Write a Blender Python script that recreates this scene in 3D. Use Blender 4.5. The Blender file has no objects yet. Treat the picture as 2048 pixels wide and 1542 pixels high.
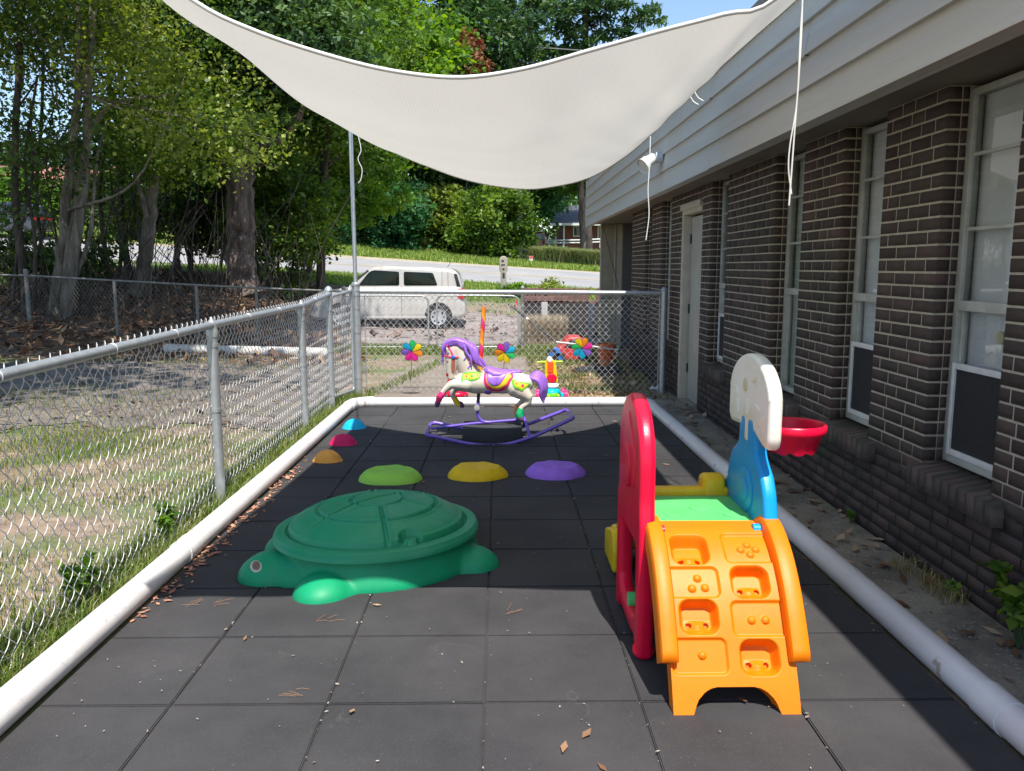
import bpy, bmesh, math, random
import numpy as np
from mathutils import Vector, Matrix
from mathutils.bvhtree import BVHTree
random.seed(7); RNG = np.random.default_rng(11)
C = bpy.context.scene.collection
scene = bpy.context.scene
R = math.radians

# ---------------- camera, world, sun, exposure ----------------
FPX = 1640.0
PITCH = math.atan((771-534)/FPX)
PSI = R(0.8297963)
cam_d = bpy.data.cameras.new('camera'); cam = bpy.data.objects.new('camera', cam_d); C.objects.link(cam)
cam_d.sensor_width = 36; cam_d.lens = FPX/2048*36; cam_d.clip_start = .05; cam_d.clip_end = 1500
cam.location = (0, 0, 1.4); cam.rotation_euler = (math.pi/2-PITCH, 0, -PSI)
scene.camera = cam
SUNV = Vector((.105, -.50, 1.0)).normalized()
w = bpy.data.worlds.new('World'); scene.world = w; w.use_nodes = True
nt = w.node_tree; nt.nodes.clear()
o_ = nt.nodes.new('ShaderNodeOutputWorld'); b_ = nt.nodes.new('ShaderNodeBackground'); s_ = nt.nodes.new('ShaderNodeTexSky')
s_.sky_type = 'NISHITA'; s_.sun_disc = False; s_.sun_elevation = math.asin(SUNV.z); s_.sun_rotation = math.atan2(SUNV.x, SUNV.y)
s_.air_density = 1.0; s_.dust_density = .6; s_.ozone_density = 2.0
b_.inputs[1].default_value = .15
nt.links.new(s_.outputs[0], b_.inputs[0]); nt.links.new(b_.outputs[0], o_.inputs[0])
sun_d = bpy.data.lights.new('sun', 'SUN'); sun_d.energy = 5.0; sun_d.angle = R(.55); sun_d.color = (1, .96, .89)
sun = bpy.data.objects.new('sun', sun_d); C.objects.link(sun); sun.rotation_euler = SUNV.to_track_quat('Z', 'Y').to_euler()
scene.view_settings.view_transform = 'Standard'; scene.view_settings.look = 'None'
scene.view_settings.exposure = .62; scene.view_settings.gamma = 1
scene.render.resolution_x = 1024; scene.render.resolution_y = 771
scene.cycles.max_bounces = 8; scene.cycles.transparent_max_bounces = 16

# ---------------- geometry of the place ----------------
_F = np.array([math.sin(PSI)*math.cos(PITCH), math.cos(PSI)*math.cos(PITCH), -math.sin(PITCH)])
_R = np.array([math.cos(PSI), -math.sin(PSI), 0.0]); _U = np.cross(_R, _F); _C = np.array([0, 0, 1.4])
def ray(px, py): return _F+_R*(px-1024)/FPX+_U*(771-py)/FPX
def D(px, py, Y):
    d = ray(px, py); return Vector((_C+d*Y/d[1]).tolist())
def G(px, py, z=0.0):
    d = ray(px, py); t = (z-1.4)/(d[2]+.008*d[1]); return Vector((_C+t*d).tolist())
def PROJ(p):
    q = np.asarray(p, float)-_C; ww = q@_F; return 1024+FPX*(q@_R)/ww, 771-FPX*(q@_U)/ww
HX = np.array([-60, -30, -14, -10, -7, -5, -3, 0, 5, 20, 60.])
HY = np.array([-20, 10, 16, 22, 26, 34, 44, 50, 60, 90, 200.])
HZ = np.array([[.16]*11, [-.08]*11,
 [.8, .8, .5, .38, .2, .05, -.1, -.128, -.128, -.128, -.128],
 [1.5, 1.5, 1.1, .85, .68, -.1, -.25, -.27, -.27, -.27, -.27],
 [2, 1.8, 1.4, 1.2, .95, .55, .1, -.1, -.1, -.1, 0],
 [3.6, 2.6, 1.59, 1.34, 1.15, 1.03, .9, .71, .4, -.5, -.6],
 [4.4, 3.2, 2.24, 2.0, 1.82, 1.7, 1.58, 1.4, 1.1, .2, -.2],
 [5, 4.3, 3.4, 3.0, 2.75, 2.5, 2.2, 1.95, 1.5, .9, .5],
 [5.4, 4.7, 3.9, 3.5, 3.2, 3.0, 2.8, 2.6, 2.4, 1.9, 1.5],
 [6.4, 5.7, 4.9, 4.5, 4.2, 4.0, 3.8, 3.6, 3.4, 2.9, 2.5],
 [9]*11], float)
def hgt(x, y):
    x = np.atleast_1d(np.asarray(x, float)); y = np.atleast_1d(np.asarray(y, float))
    x = np.clip(x, -59.9, 59.9); y = np.clip(y, -19.9, 199.9)
    i = np.clip(np.searchsorted(HX, x)-1, 0, 9); j = np.clip(np.searchsorted(HY, y)-1, 0, 9)
    u = (x-HX[i])/(HX[i+1]-HX[i]); v = (y-HY[j])/(HY[j+1]-HY[j])
    return (HZ[j, i]*(1-u)+HZ[j, i+1]*u)*(1-v)+(HZ[j+1, i]*(1-u)+HZ[j+1, i+1]*u)*v
def h1(x, y): return float(hgt(x, y)[0])

# ---------------- materials ----------------
def rgb(r, g, b):
    f = lambda c: (c/255/12.92) if c/255 <= .04045 else ((c/255+.055)/1.055)**2.4
    return (f(r), f(g), f(b))
def nn(nt, t, **k):
    n = nt.nodes.new(t)
    for a, v in k.items(): setattr(n, a, v)
    return n
def mat(name, col, rough=.6, col2=None, scale=8, bump=0, bscale=None, metal=0, spec=.5, detail=6, contrast=(.35, .65),
        stretch=None, trans=0, coat=0, speck=None, sss=0):
    """principled with object-space noise between two colours, optional bump and specks"""
    m = bpy.data.materials.new(name); m.use_nodes = True; nt = m.node_tree
    p = nt.nodes['Principled BSDF']; L = nt.links.new
    p.inputs['Roughness'].default_value = rough; p.inputs['Metallic'].default_value = metal
    p.inputs['Specular IOR Level'].default_value = spec; p.inputs['Coat Weight'].default_value = coat
    p.inputs['Base Color'].default_value = (*col, 1)
    tc = nn(nt, 'ShaderNodeTexCoord'); src = tc.outputs['Object']
    if stretch:
        mp = nn(nt, 'ShaderNodeMapping'); mp.inputs['Scale'].default_value = stretch; L(src, mp.inputs[0]); src = mp.outputs[0]
    colout = None
    if col2:
        n = nn(nt, 'ShaderNodeTexNoise'); n.inputs['Scale'].default_value = scale; n.inputs['Detail'].default_value = detail; n.inputs['Roughness'].default_value = .65
        L(src, n.inputs['Vector'])
        r = nn(nt, 'ShaderNodeValToRGB'); r.color_ramp.elements[0].position = contrast[0]; r.color_ramp.elements[1].position = contrast[1]
        r.color_ramp.elements[0].color = (*col, 1); r.color_ramp.elements[1].color = (*col2, 1)
        L(n.outputs[0], r.inputs[0]); colout = r.outputs[0]
    if speck:
        n = nn(nt, 'ShaderNodeTexNoise'); n.inputs['Scale'].default_value = speck[1]; n.inputs['Detail'].default_value = 2; L(src, n.inputs['Vector'])
        r = nn(nt, 'ShaderNodeValToRGB'); r.color_ramp.elements[0].position = speck[2]; r.color_ramp.elements[1].position = min(1, speck[2]+.04)
        L(n.outputs[0], r.inputs[0])
        mx = nn(nt, 'ShaderNodeMix', data_type='RGBA'); mx.inputs['B'].default_value = (*speck[0], 1); L(r.outputs[0], mx.inputs['Factor'])
        if colout: L(colout, mx.inputs['A'])
        else: mx.inputs['A'].default_value = (*col, 1)
        colout = mx.outputs['Result']
    if colout: L(colout, p.inputs['Base Color'])
    if bump:
        n = nn(nt, 'ShaderNodeTexNoise'); n.inputs['Scale'].default_value = bscale or scale*4; n.inputs['Detail'].default_value = 5; L(src, n.inputs['Vector'])
        bp = nn(nt, 'ShaderNodeBump'); bp.inputs['Strength'].default_value = bump; bp.inputs['Distance'].default_value = .02
        L(n.outputs[0], bp.inputs['Height']); L(bp.outputs[0], p.inputs['Normal'])
    if sss:
        p.inputs['Subsurface Weight'].default_value = sss; p.inputs['Subsurface Radius'].default_value = (.02, .01, .006); p.inputs['Subsurface Scale'].default_value = .6
    return m
def leafmat(name, c1, c2, c3=None, transl=.45, rough=.5):
    m = bpy.data.materials.new(name); m.use_nodes = True; nt = m.node_tree; L = nt.links.new
    p = nt.nodes['Principled BSDF']; out = nt.nodes['Material Output']
    a = nn(nt, 'ShaderNodeAttribute', attribute_name='rnd')
    r = nn(nt, 'ShaderNodeValToRGB'); e = r.color_ramp.elements
    e[0].color = (*c1, 1); e[1].color = (*c2, 1)
    if c3: k = e.new(.9); k.color = (*c2, 1); e[1].position = .55; e[2].color = (*c3, 1); e[1].color = (*c2, 1); e[2].position = 1
    L(a.outputs['Fac'], r.inputs[0]); L(r.outputs[0], p.inputs['Base Color'])
    p.inputs['Roughness'].default_value = rough; p.inputs['Specular IOR Level'].default_value = .35
    t = nn(nt, 'ShaderNodeBsdfTranslucent'); hs = nn(nt, 'ShaderNodeHueSaturation'); hs.inputs['Hue'].default_value = .485; hs.inputs['Saturation'].default_value = 1.15; hs.inputs['Value'].default_value = 1.6
    L(r.outputs[0], hs.inputs['Color']); L(hs.outputs[0], t.inputs[0])
    mx = nn(nt, 'ShaderNodeMixShader'); mx.inputs[0].default_value = transl
    L(p.outputs[0], mx.inputs[1]); L(t.outputs[0], mx.inputs[2]); L(mx.outputs[0], out.inputs[0])
    return m
def attrmat(name, c1, c2, rough=.85, c3=None, bump=0, bscale=60, grime=None):
    """colour runs along the per-face attribute rnd"""
    m = bpy.data.materials.new(name); m.use_nodes = True; nt = m.node_tree; L = nt.links.new
    p = nt.nodes['Principled BSDF']; p.inputs['Roughness'].default_value = rough
    a = nn(nt, 'ShaderNodeAttribute', attribute_name='rnd'); r = nn(nt, 'ShaderNodeValToRGB'); e = r.color_ramp.elements
    e[0].color = (*c1, 1); e[1].color = (*c2, 1)
    if c3: k = e.new(.5); k.color = (*c3, 1)
    L(a.outputs['Fac'], r.inputs[0]); src = r.outputs[0]
    tc = nn(nt, 'ShaderNodeTexCoord')
    if grime:
        n = nn(nt, 'ShaderNodeTexNoise'); n.inputs['Scale'].default_value = grime[1]; n.inputs['Detail'].default_value = 8; L(tc.outputs['Object'], n.inputs['Vector'])
        rr = nn(nt, 'ShaderNodeValToRGB'); rr.color_ramp.elements[0].position = grime[2]; rr.color_ramp.elements[1].position = grime[2]+.12
        L(n.outputs[0], rr.inputs[0]); mx = nn(nt, 'ShaderNodeMix', data_type='RGBA'); mx.inputs['B'].default_value = (*grime[0], 1)
        L(rr.outputs[0], mx.inputs['Factor']); L(src, mx.inputs['A']); src = mx.outputs['Result']
    L(src, p.inputs['Base Color'])
    if bump:
        n = nn(nt, 'ShaderNodeTexNoise'); n.inputs['Scale'].default_value = bscale; n.inputs['Detail'].default_value = 6; L(tc.outputs['Object'], n.inputs['Vector'])
        bp = nn(nt, 'ShaderNodeBump'); bp.inputs['Strength'].default_value = bump; bp.inputs['Distance'].default_value = .01; L(n.outputs[0], bp.inputs['Height']); L(bp.outputs[0], p.inputs['Normal'])
    return m
def glassmat(name, tint=(.9, .95, .95), refl=.12, opac=0.0, ocol=(.1, .1, .1)):
    m = bpy.data.materials.new(name); m.use_nodes = True; nt = m.node_tree; L = nt.links.new
    out = nt.nodes['Material Output']; nt.nodes.remove(nt.nodes['Principled BSDF'])
    t = nn(nt, 'ShaderNodeBsdfTransparent'); t.inputs[0].default_value = (*tint, 1)
    g = nn(nt, 'ShaderNodeBsdfGlossy'); g.inputs['Roughness'].default_value = .02
    d = nn(nt, 'ShaderNodeBsdfDiffuse'); d.inputs[0].default_value = (*ocol, 1)
    f = nn(nt, 'ShaderNodeFresnel'); f.inputs[0].default_value = 1.5
    ad = nn(nt, 'ShaderNodeMath', operation='ADD'); ad.inputs[1].default_value = refl; L(f.outputs[0], ad.inputs[0]); ad.use_clamp = True
    m1 = nn(nt, 'ShaderNodeMixShader'); m1.inputs[0].default_value = opac; L(t.outputs[0], m1.inputs[1]); L(d.outputs[0], m1.inputs[2])
    m2 = nn(nt, 'ShaderNodeMixShader'); L(ad.outputs[0], m2.inputs[0]); L(m1.outputs[0], m2.inputs[1]); L(g.outputs[0], m2.inputs[2]); L(m2.outputs[0], out.inputs[0])
    return m
def plastic(name, col, rough=.38, dirt=.06, sss=0):
    c2 = tuple(min(1, c*(1-dirt*5)+.10*dirt) for c in col)
    return mat(name, col, rough, c2, scale=9, bump=.05, bscale=190, spec=.32, contrast=(.42, .85), sss=sss, detail=12)

# ---------------- object helpers ----------------
def tag(o, label=None, cat=None, group=None, kind=None):
    if label: o['label'] = label
    if cat: o['category'] = cat
    if group: o['group'] = group
    if kind: o['kind'] = kind
    return o
def thing(name, label, cat, loc=(0, 0, 0), rz=0, group=None):
    o = bpy.data.objects.new(name, None); C.objects.link(o); o.location = loc; o.rotation_euler = (0, 0, rz); o.empty_display_size = .05
    return tag(o, label, cat, group)
def link(name, me, m, parent=None, smooth=False, angle=None):
    o = bpy.data.objects.new(name, me); C.objects.link(o)
    if m is not None:
        me.materials.clear(); me.materials.append(m)
    if smooth:
        me.shade_smooth()
        if angle: me.set_sharp_from_angle(angle=R(angle))
    if parent is not None:
        o.parent = parent
        o.matrix_parent_inverse = world_mat(parent).inverted()   # geometry is written in world coordinates
    return o
def world_mat(o):
    m = Matrix.LocRotScale(o.location, o.rotation_euler, o.scale)
    return (world_mat(o.parent) @ o.matrix_parent_inverse @ m) if o.parent else m
def np_mesh(name, V, Fq, rnd=None):
    V = np.asarray(V, np.float32); Fq = np.asarray(Fq, np.int32); k = Fq.shape[1]
    me = bpy.data.meshes.new(name); me.vertices.add(len(V)); me.vertices.foreach_set('co', V.ravel())
    me.loops.add(Fq.size); me.loops.foreach_set('vertex_index', Fq.ravel())
    me.polygons.add(len(Fq)); me.polygons.foreach_set('loop_start', np.arange(0, Fq.size, k, dtype=np.int32))
    me.update(calc_edges=True)
    if rnd is not None:
        a = me.attributes.new('rnd', 'FLOAT', 'FACE'); a.data.foreach_set('value', np.asarray(rnd, np.float32))
    return me
def merge(parts):
    """parts: list of (V, F quads) -> one"""
    Vs, Fs, n = [], [], 0
    for V, Fq in parts:
        Vs.append(np.asarray(V, float)); Fs.append(np.asarray(Fq)+n); n += len(V)
    return np.vstack(Vs), np.vstack(Fs)
def tube_np(P, r, sides=8, ref=(0.3, 0.2, 1.0), closed_caps=True):
    """one polyline -> tube, r scalar or per point"""
    P = np.asarray(P, float); n = len(P); r = np.broadcast_to(np.asarray(r, float), (n,))
    T = np.gradient(P, axis=0); T /= np.linalg.norm(T, axis=1)[:, None]+1e-12
    N = np.zeros_like(P); ref = np.array(ref, float)
    a = ref-T[0]*(ref@T[0])
    if np.linalg.norm(a) < .05: a = np.array([1, 0, 0.])-T[0]*T[0][0]
    N[0] = a/np.linalg.norm(a)
    for i in range(1, n):
        a = N[i-1]-T[i]*(N[i-1]@T[i]); N[i] = a/(np.linalg.norm(a)+1e-12)
    B = np.cross(T, N); th = np.linspace(0, 2*np.pi, sides, endpoint=False)
    V = P[:, None, :]+r[:, None, None]*(np.cos(th)[None, :, None]*N[:, None, :]+np.sin(th)[None, :, None]*B[:, None, :])
    V = V.reshape(-1, 3); i, j = np.meshgrid(np.arange(n-1), np.arange(sides), indexing='ij'); j2 = (j+1) % sides
    Fq = np.stack([i*sides+j, i*sides+j2, (i+1)*sides+j2, (i+1)*sides+j], -1).reshape(-1, 4)
    if closed_caps:
        V = np.vstack([V, P[0]-T[0]*r[0]*.15, P[-1]+T[-1]*r[-1]*.15]); a, b = n*sides, n*sides+1
        jj = np.arange(0, sides, 2)
        Fq = np.vstack([Fq, np.stack([np.full_like(jj, a), (jj+2) % sides, (jj+1) % sides, jj], -1),
                        np.stack([np.full_like(jj, b), (n-1)*sides+jj, (n-1)*sides+(jj+1) % sides, (n-1)*sides+(jj+2) % sides], -1)])
    return V, Fq
def smooth_path(pts, n=8):
    """Catmull-Rom through points (rows may carry a radius)"""
    P = np.asarray(pts, float); P = np.vstack([2*P[0]-P[1], P, 2*P[-1]-P[-2]]); out = []
    for i in range(1, len(P)-2):
        for t in np.linspace(0, 1, n, endpoint=False):
            a, b, c, d = P[i-1], P[i], P[i+1], P[i+2]
            out.append(.5*((2*b)+(-a+c)*t+(2*a-5*b+4*c-d)*t*t+(-a+3*b-3*c+d)*t**3))
    out.append(P[-2]); return np.array(out)
def rounded_path(pts, rad, n=5):
    P = [np.asarray(p, float) for p in pts]; out = [P[0]]
    for i in range(1, len(P)-1):
        a, b, c = P[i-1], P[i], P[i+1]; u = (a-b)/np.linalg.norm(a-b); v = (c-b)/np.linalg.norm(c-b)
        for t in np.linspace(0, 1, n): out.append((1-t)**2*(b+u*rad)+2*t*(1-t)*b+t*t*(b+v*rad))
    out.append(P[-1]); return np.array(out)
def tube(name, pts, r, m, parent=None, sides=12, smooth=True):
    V, Fq = tube_np(pts, r, sides); return link(name, np_mesh(name, V, Fq), m, parent, smooth, 50)
def limb_np(pts, sides=20, sx=1.0):
    """pts rows x,y,z,r (optional depth factor): tube with round ends; depth squash along Y"""
    P = np.asarray(pts, float); c = P[:, :3]; r = P[:, 3]
    d0 = c[0]-c[1]; d0 /= np.linalg.norm(d0); d1 = c[-1]-c[-2]; d1 /= np.linalg.norm(d1)
    cc, rr = [], []
    for a in (88, 65, 42, 20): cc.append(c[0]+d0*r[0]*math.sin(R(a))); rr.append(r[0]*math.cos(R(a)))
    cc += list(c); rr += list(r)
    for a in (20, 42, 65, 88): cc.append(c[-1]+d1*r[-1]*math.sin(R(a))); rr.append(r[-1]*math.cos(R(a)))
    V, Fq = tube_np(np.array(cc), np.array(rr), sides, ref=(0, 1, 0.01))
    if sx != 1.0:
        k = len(cc); ym = np.repeat(np.array(cc)[:, 1], sides); ym = np.append(ym, [cc[0][1], cc[-1][1]]); V[:, 1] = ym+(V[:, 1]-ym)*sx
    return V, Fq
def lathe_np(prof, steps=32, center=(0, 0, 0), axis='Z'):
    P = np.asarray(prof, float); n = len(P); th = np.linspace(0, 2*np.pi, steps, endpoint=False)
    X = P[:, 0][:, None]*np.cos(th); Y = P[:, 0][:, None]*np.sin(th); Z = np.repeat(P[:, 1][:, None], steps, 1)
    V = np.stack([X, Y, Z], -1)
    if axis == 'Y': V = np.stack([X, -Z, Y], -1)
    if axis == 'X': V = np.stack([Z, X, Y], -1)
    V = V.reshape(-1, 3)+np.array(center)
    i, j = np.meshgrid(np.arange(n-1), np.arange(steps), indexing='ij'); j2 = (j+1) % steps
    return V, np.stack([i*steps+j, i*steps+j2, (i+1)*steps+j2, (i+1)*steps+j], -1).reshape(-1, 4)
def lathe(name, prof, m, parent=None, steps=32, center=(0, 0, 0), axis='Z', angle=40):
    V, Fq = lathe_np(prof, steps, center, axis); return link(name, np_mesh(name, V, Fq), m, parent, True, angle)
def box_np(x0, x1, y0, y1, z0, z1):
    V = np.array([[x, y, z] for z in (z0, z1) for y in (y0, y1) for x in (x0, x1)], float)
    return V, np.array([[0, 2, 3, 1], [4, 5, 7, 6], [0, 1, 5, 4], [2, 6, 7, 3], [0, 4, 6, 2], [1, 3, 7, 5]])
def bm_boxes(boxes, bevel=0, seg=2):
    bm = bmesh.new()
    for b in boxes:
        V, Fq = box_np(*b[:6]); vs = [bm.verts.new(v) for v in V]
        for f in Fq: bm.faces.new([vs[i] for i in f])
    if bevel: bmesh.ops.bevel(bm, geom=bm.edges[:], offset=bevel, segments=seg, affect='EDGES', profile=.6)
    return bm
def boxes(name, bs, m, parent=None, bevel=0, seg=2):
    bm = bm_boxes(bs, bevel, seg); me = bpy.data.meshes.new(name); bm.to_mesh(me); bm.free()
    return link(name, me, m, parent, bool(bevel), 40)
def plate(name, loops, thick, bevel, M, m, parent=None, res=4, angle=35):
    """2D outline(s) (first outer, others holes), thickness along local z, rounded rims, placed by matrix M"""
    from mathutils.geometry import tessellate_polygon
    V, Fs, caps0, caps1 = [], [], [], []
    steps = [(bevel*(1-math.sin(t)), thick/2-bevel+bevel*math.cos(t)) for t in np.linspace(math.pi/2, 0, res+1)] if bevel else [(0, thick/2)]
    steps = [(d, -z) for d, z in reversed(steps)]+steps
    for li, lp in enumerate(loops):
        P = np.array([p for i, p in enumerate(lp) if math.dist(p, lp[i-1]) > 1e-5], float); n = len(P)
        area = np.sum(P[:, 0]*np.roll(P[:, 1], -1)-np.roll(P[:, 0], -1)*P[:, 1])/2
        if (area > 0) != (li == 0): P = P[::-1]
        e0 = P-np.roll(P, 1, 0); e1 = np.roll(P, -1, 0)-P; e0 /= np.linalg.norm(e0, axis=1)[:, None]; e1 /= np.linalg.norm(e1, axis=1)[:, None]
        n0 = np.column_stack([-e0[:, 1], e0[:, 0]]); n1 = np.column_stack([-e1[:, 1], e1[:, 0]]); nb_ = n0+n1; nb_ /= np.maximum(.35, np.sum(nb_*n0, 1))[:, None]
        base = len(V)
        for d, z in steps: V += [(*q, z) for q in (P+nb_*d)]
        for k in range(len(steps)-1):
            for i in range(n): i2 = (i+1) % n; Fs.append((base+k*n+i, base+k*n+i2, base+(k+1)*n+i2, base+(k+1)*n+i))
        caps0.append(list(range(base, base+n))); caps1.append(list(range(base+(len(steps)-1)*n, base+len(steps)*n)))
    bm = bmesh.new(); bv = [bm.verts.new(M @ Vector(v)) for v in V]
    for f in Fs: bm.faces.new([bv[i] for i in f])
    for cp, flip in ((caps0, True), (caps1, False)):
        flatl = [i for c in cp for i in c]
        for t in tessellate_polygon([[Vector(V[i]) for i in c] for c in cp]):
            tri = [bv[flatl[i]] for i in t]
            try: bm.faces.new(tri)
            except ValueError: pass
    bmesh.ops.recalc_face_normals(bm, faces=bm.faces[:]); me = bpy.data.meshes.new(name); bm.to_mesh(me); bm.free()
    return link(name, me, m, parent, True, angle)
def MAT(xa, ya, za, o):
    return Matrix((( xa[0], ya[0], za[0], o[0]), (xa[1], ya[1], za[1], o[1]), (xa[2], ya[2], za[2], o[2]), (0, 0, 0, 1)))
YZ = lambda x: MAT((0, 1, 0), (0, 0, 1), (1, 0, 0), (x, 0, 0))      # outline in (Y, z) at plane x
XZ = lambda y: MAT((1, 0, 0), (0, 0, 1), (0, -1, 0), (0, y, 0))     # outline in (x, z) at plane Y
XY = lambda z: MAT((1, 0, 0), (0, 1, 0), (0, 0, 1), (0, 0, z))
def rounded(pts, rad, n=6):
    """round the corners of a closed polygon; rad scalar or per corner"""
    keep = [i for i in range(len(pts)) if math.dist(pts[i], pts[i-1]) > 1e-5]
    if hasattr(rad, '__len__'): rad = [rad[i] for i in keep]
    pts = [pts[i] for i in keep]
    out = []; N = len(pts); rads = rad if hasattr(rad, '__len__') else [rad]*N
    for i in range(N):
        a, b, c = [np.array(pts[k % N], float) for k in (i-1, i, i+1)]; la, lc = np.linalg.norm(a-b), np.linalg.norm(c-b)
        r_ = min(rads[i], la*.49, lc*.49); u, v = (a-b)/la, (c-b)/lc
        if r_ < 1e-5: out.append(tuple(b)); continue
        for t in np.linspace(0, 1, n): q = (1-t)**2*(b+u*r_)+2*t*(1-t)*b+t*t*(b+v*r_); out.append(tuple(q))
    return out
def fuse(name, parts, voxel, m, parent=None, smooth_it=4, angle=None, post=None):
    """union closed shells into one continuous skin by voxel remesh"""
    V, Fq = merge(parts); me = np_mesh(name, V, Fq); ob = bpy.data.objects.new('tmpf', me); C.objects.link(ob)
    md = ob.modifiers.new('r', 'REMESH'); md.mode = 'VOXEL'; md.voxel_size = voxel; md.adaptivity = 0
    if smooth_it: s = ob.modifiers.new('s', 'SMOOTH'); s.iterations = smooth_it; s.factor = .5
    dg = bpy.context.evaluated_depsgraph_get(); me2 = bpy.data.meshes.new_from_object(ob.evaluated_get(dg), depsgraph=dg)
    bpy.data.objects.remove(ob); bpy.data.meshes.remove(me)
    if post:
        co = np.empty(len(me2.vertices)*3, np.float32); me2.vertices.foreach_get('co', co); co = post(co.reshape(-1, 3)); me2.vertices.foreach_set('co', co.ravel().astype(np.float32)); me2.update()
    me2.name = name
    return link(name, me2, m, parent, True, angle)
def dup(root, loc=None, rz=None, label=None, group=None):
    r = root.copy(); C.objects.link(r)
    if loc is not None: r.location = loc
    if rz is not None: r.rotation_euler = (0, 0, rz)
    if label: r['label'] = label
    if group: r['group'] = group
    def rec(a, b):
        for ch in list(a.children):
            c = ch.copy(); C.objects.link(c); c.parent = b; rec(ch, c)
    rec(root, r); return r
# ================= LARGE STRUCTURE =================
def sheet(name, xs, ys, m, dz=0.0, mask=None, parent=None):
    X_, Y_ = np.meshgrid(xs, ys); Z_ = hgt(X_.ravel(), Y_.ravel())+dz
    V = np.stack([X_.ravel(), Y_.ravel(), Z_], -1); nx, ny = len(xs), len(ys)
    i, j = np.meshgrid(np.arange(nx-1), np.arange(ny-1)); a = (j*nx+i).ravel()
    Fq = np.stack([a, a+1, a+nx+1, a+nx], -1)
    if mask is not None:
        c = V[Fq].mean(1); Fq = Fq[mask(c[:, 0], c[:, 1])]
        used = np.unique(Fq); remap = -np.ones(len(V), int); remap[used] = np.arange(len(used)); V = V[used]; Fq = remap[Fq]
    return link(name, np_mesh(name, V, Fq), m, parent, True)
def groundmat():
    m = bpy.data.materials.new('earth'); m.use_nodes = True; nt = m.node_tree; L = nt.links.new; p = nt.nodes['Principled BSDF']; p.inputs['Roughness'].default_value = .95
    tc = nn(nt, 'ShaderNodeTexCoord')
    def noise(s, d=8, r=.6):
        n = nn(nt, 'ShaderNodeTexNoise'); n.inputs['Scale'].default_value = s; n.inputs['Detail'].default_value = d; n.inputs['Roughness'].default_value = r; L(tc.outputs['Object'], n.inputs['Vector']); return n.outputs[0]
    def ramp(src, a, b, c1, c2):
        r = nn(nt, 'ShaderNodeValToRGB'); e = r.color_ramp.elements; e[0].position = a; e[1].position = b; e[0].color = (*c1, 1); e[1].color = (*c2, 1); L(src, r.inputs[0]); return r.outputs[0]
    dirt = ramp(noise(9), .35, .7, (.16, .115, .08), (.32, .235, .165))
    leafl = ramp(noise(22, 6, .8), .4, .62, (.05, .032, .022), (.20, .12, .07))
    green = ramp(noise(30), .3, .7, (.045, .075, .015), (.14, .19, .05))
    def mix(f, a, b):
        x = nn(nt, 'ShaderNodeMix', data_type='RGBA'); L(f, x.inputs['Factor']); L(a, x.inputs['A']); L(b, x.inputs['B']); return x.outputs['Result']
    g1 = mix(ramp(noise(1.3, 5), .45, .62, (0, 0, 0), (1, 1, 1)), dirt, green)
    # leaf litter where the wooded bank rises: left and beyond Y 13
    sp = nn(nt, 'ShaderNodeSeparateXYZ'); L(tc.outputs['Object'], sp.inputs[0])
    def mr(src, a, b):
        r = nn(nt, 'ShaderNodeMapRange'); r.inputs['From Min'].default_value = a; r.inputs['From Max'].default_value = b; L(src, r.inputs['Value']); return r.outputs[0]
    ad = nn(nt, 'ShaderNodeMath', operation='MULTIPLY'); L(mr(sp.outputs['X'], -2.6, -4.2), ad.inputs[0]); L(mr(sp.outputs['Y'], 12.2, 13.6), ad.inputs[1])
    a2 = nn(nt, 'ShaderNodeMath', operation='MULTIPLY'); L(ad.outputs[0], a2.inputs[0]); L(mr(sp.outputs['Y'], 30, 27), a2.inputs[1])
    g2 = mix(a2.outputs[0], g1, leafl)
    far = mr(sp.outputs['Y'], 27, 31)
    g3 = mix(far, g2, green)
    L(g3, p.inputs['Base Color'])
    n = noise(14); bp = nn(nt, 'ShaderNodeBump'); bp.inputs['Strength'].default_value = .6; bp.inputs['Distance'].default_value = .04; L(n, bp.inputs['Height']); L(bp.outputs[0], p.inputs['Normal'])
    return m
gx = np.unique(np.concatenate([np.arange(-60, -14, 2), np.arange(-14, 6, .5), np.arange(6, 60.1, 3)])); gy = np.unique(np.concatenate([np.arange(-20, 0, 4), np.arange(0, 30, .5), np.arange(30, 60, 1), np.arange(60, 201, 10)]))
tag(sheet('ground', gx, gy, groundmat()), kind='structure')
asphalt = mat('asphalt', (.30, .29, .285), .9, (.38, .365, .35), scale=3, bump=.3, bscale=90)
M_road = mat('road_surface', (.25, .245, .245), .85, (.31, .30, .295), scale=.6, bump=.2, bscale=40)
tag(sheet('road', np.arange(-60, 61, 2.), np.linspace(34, 44, 11), M_road, .01), kind='structure')
M_white = mat('road_paint_white', (.62, .62, .60), .7); M_yel = mat('road_paint_yellow', (.62, .46, .16), .7, (.42, .36, .25), scale=12)
tag(sheet('road_edge_line', np.arange(-60, 61, 2.), np.array([34.35, 34.47]), M_white, .016), kind='structure')
tag(sheet('road_edge_line', np.arange(-60, 61, 2.), np.array([43.5, 43.65]), M_white, .016), kind='structure')
for yy in (38.9, 39.25): tag(sheet('road_centre_line', np.arange(-60, 61, 2.), np.array([yy, yy+.12]), M_yel, .016), kind='structure')
tag(sheet('road_shoulder', np.arange(-60, 61, 2.), np.array([44.0, 44.7]), mat('sandy_shoulder', (.40, .33, .24), .95, (.28, .24, .16), scale=4), .012), kind='structure')
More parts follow.
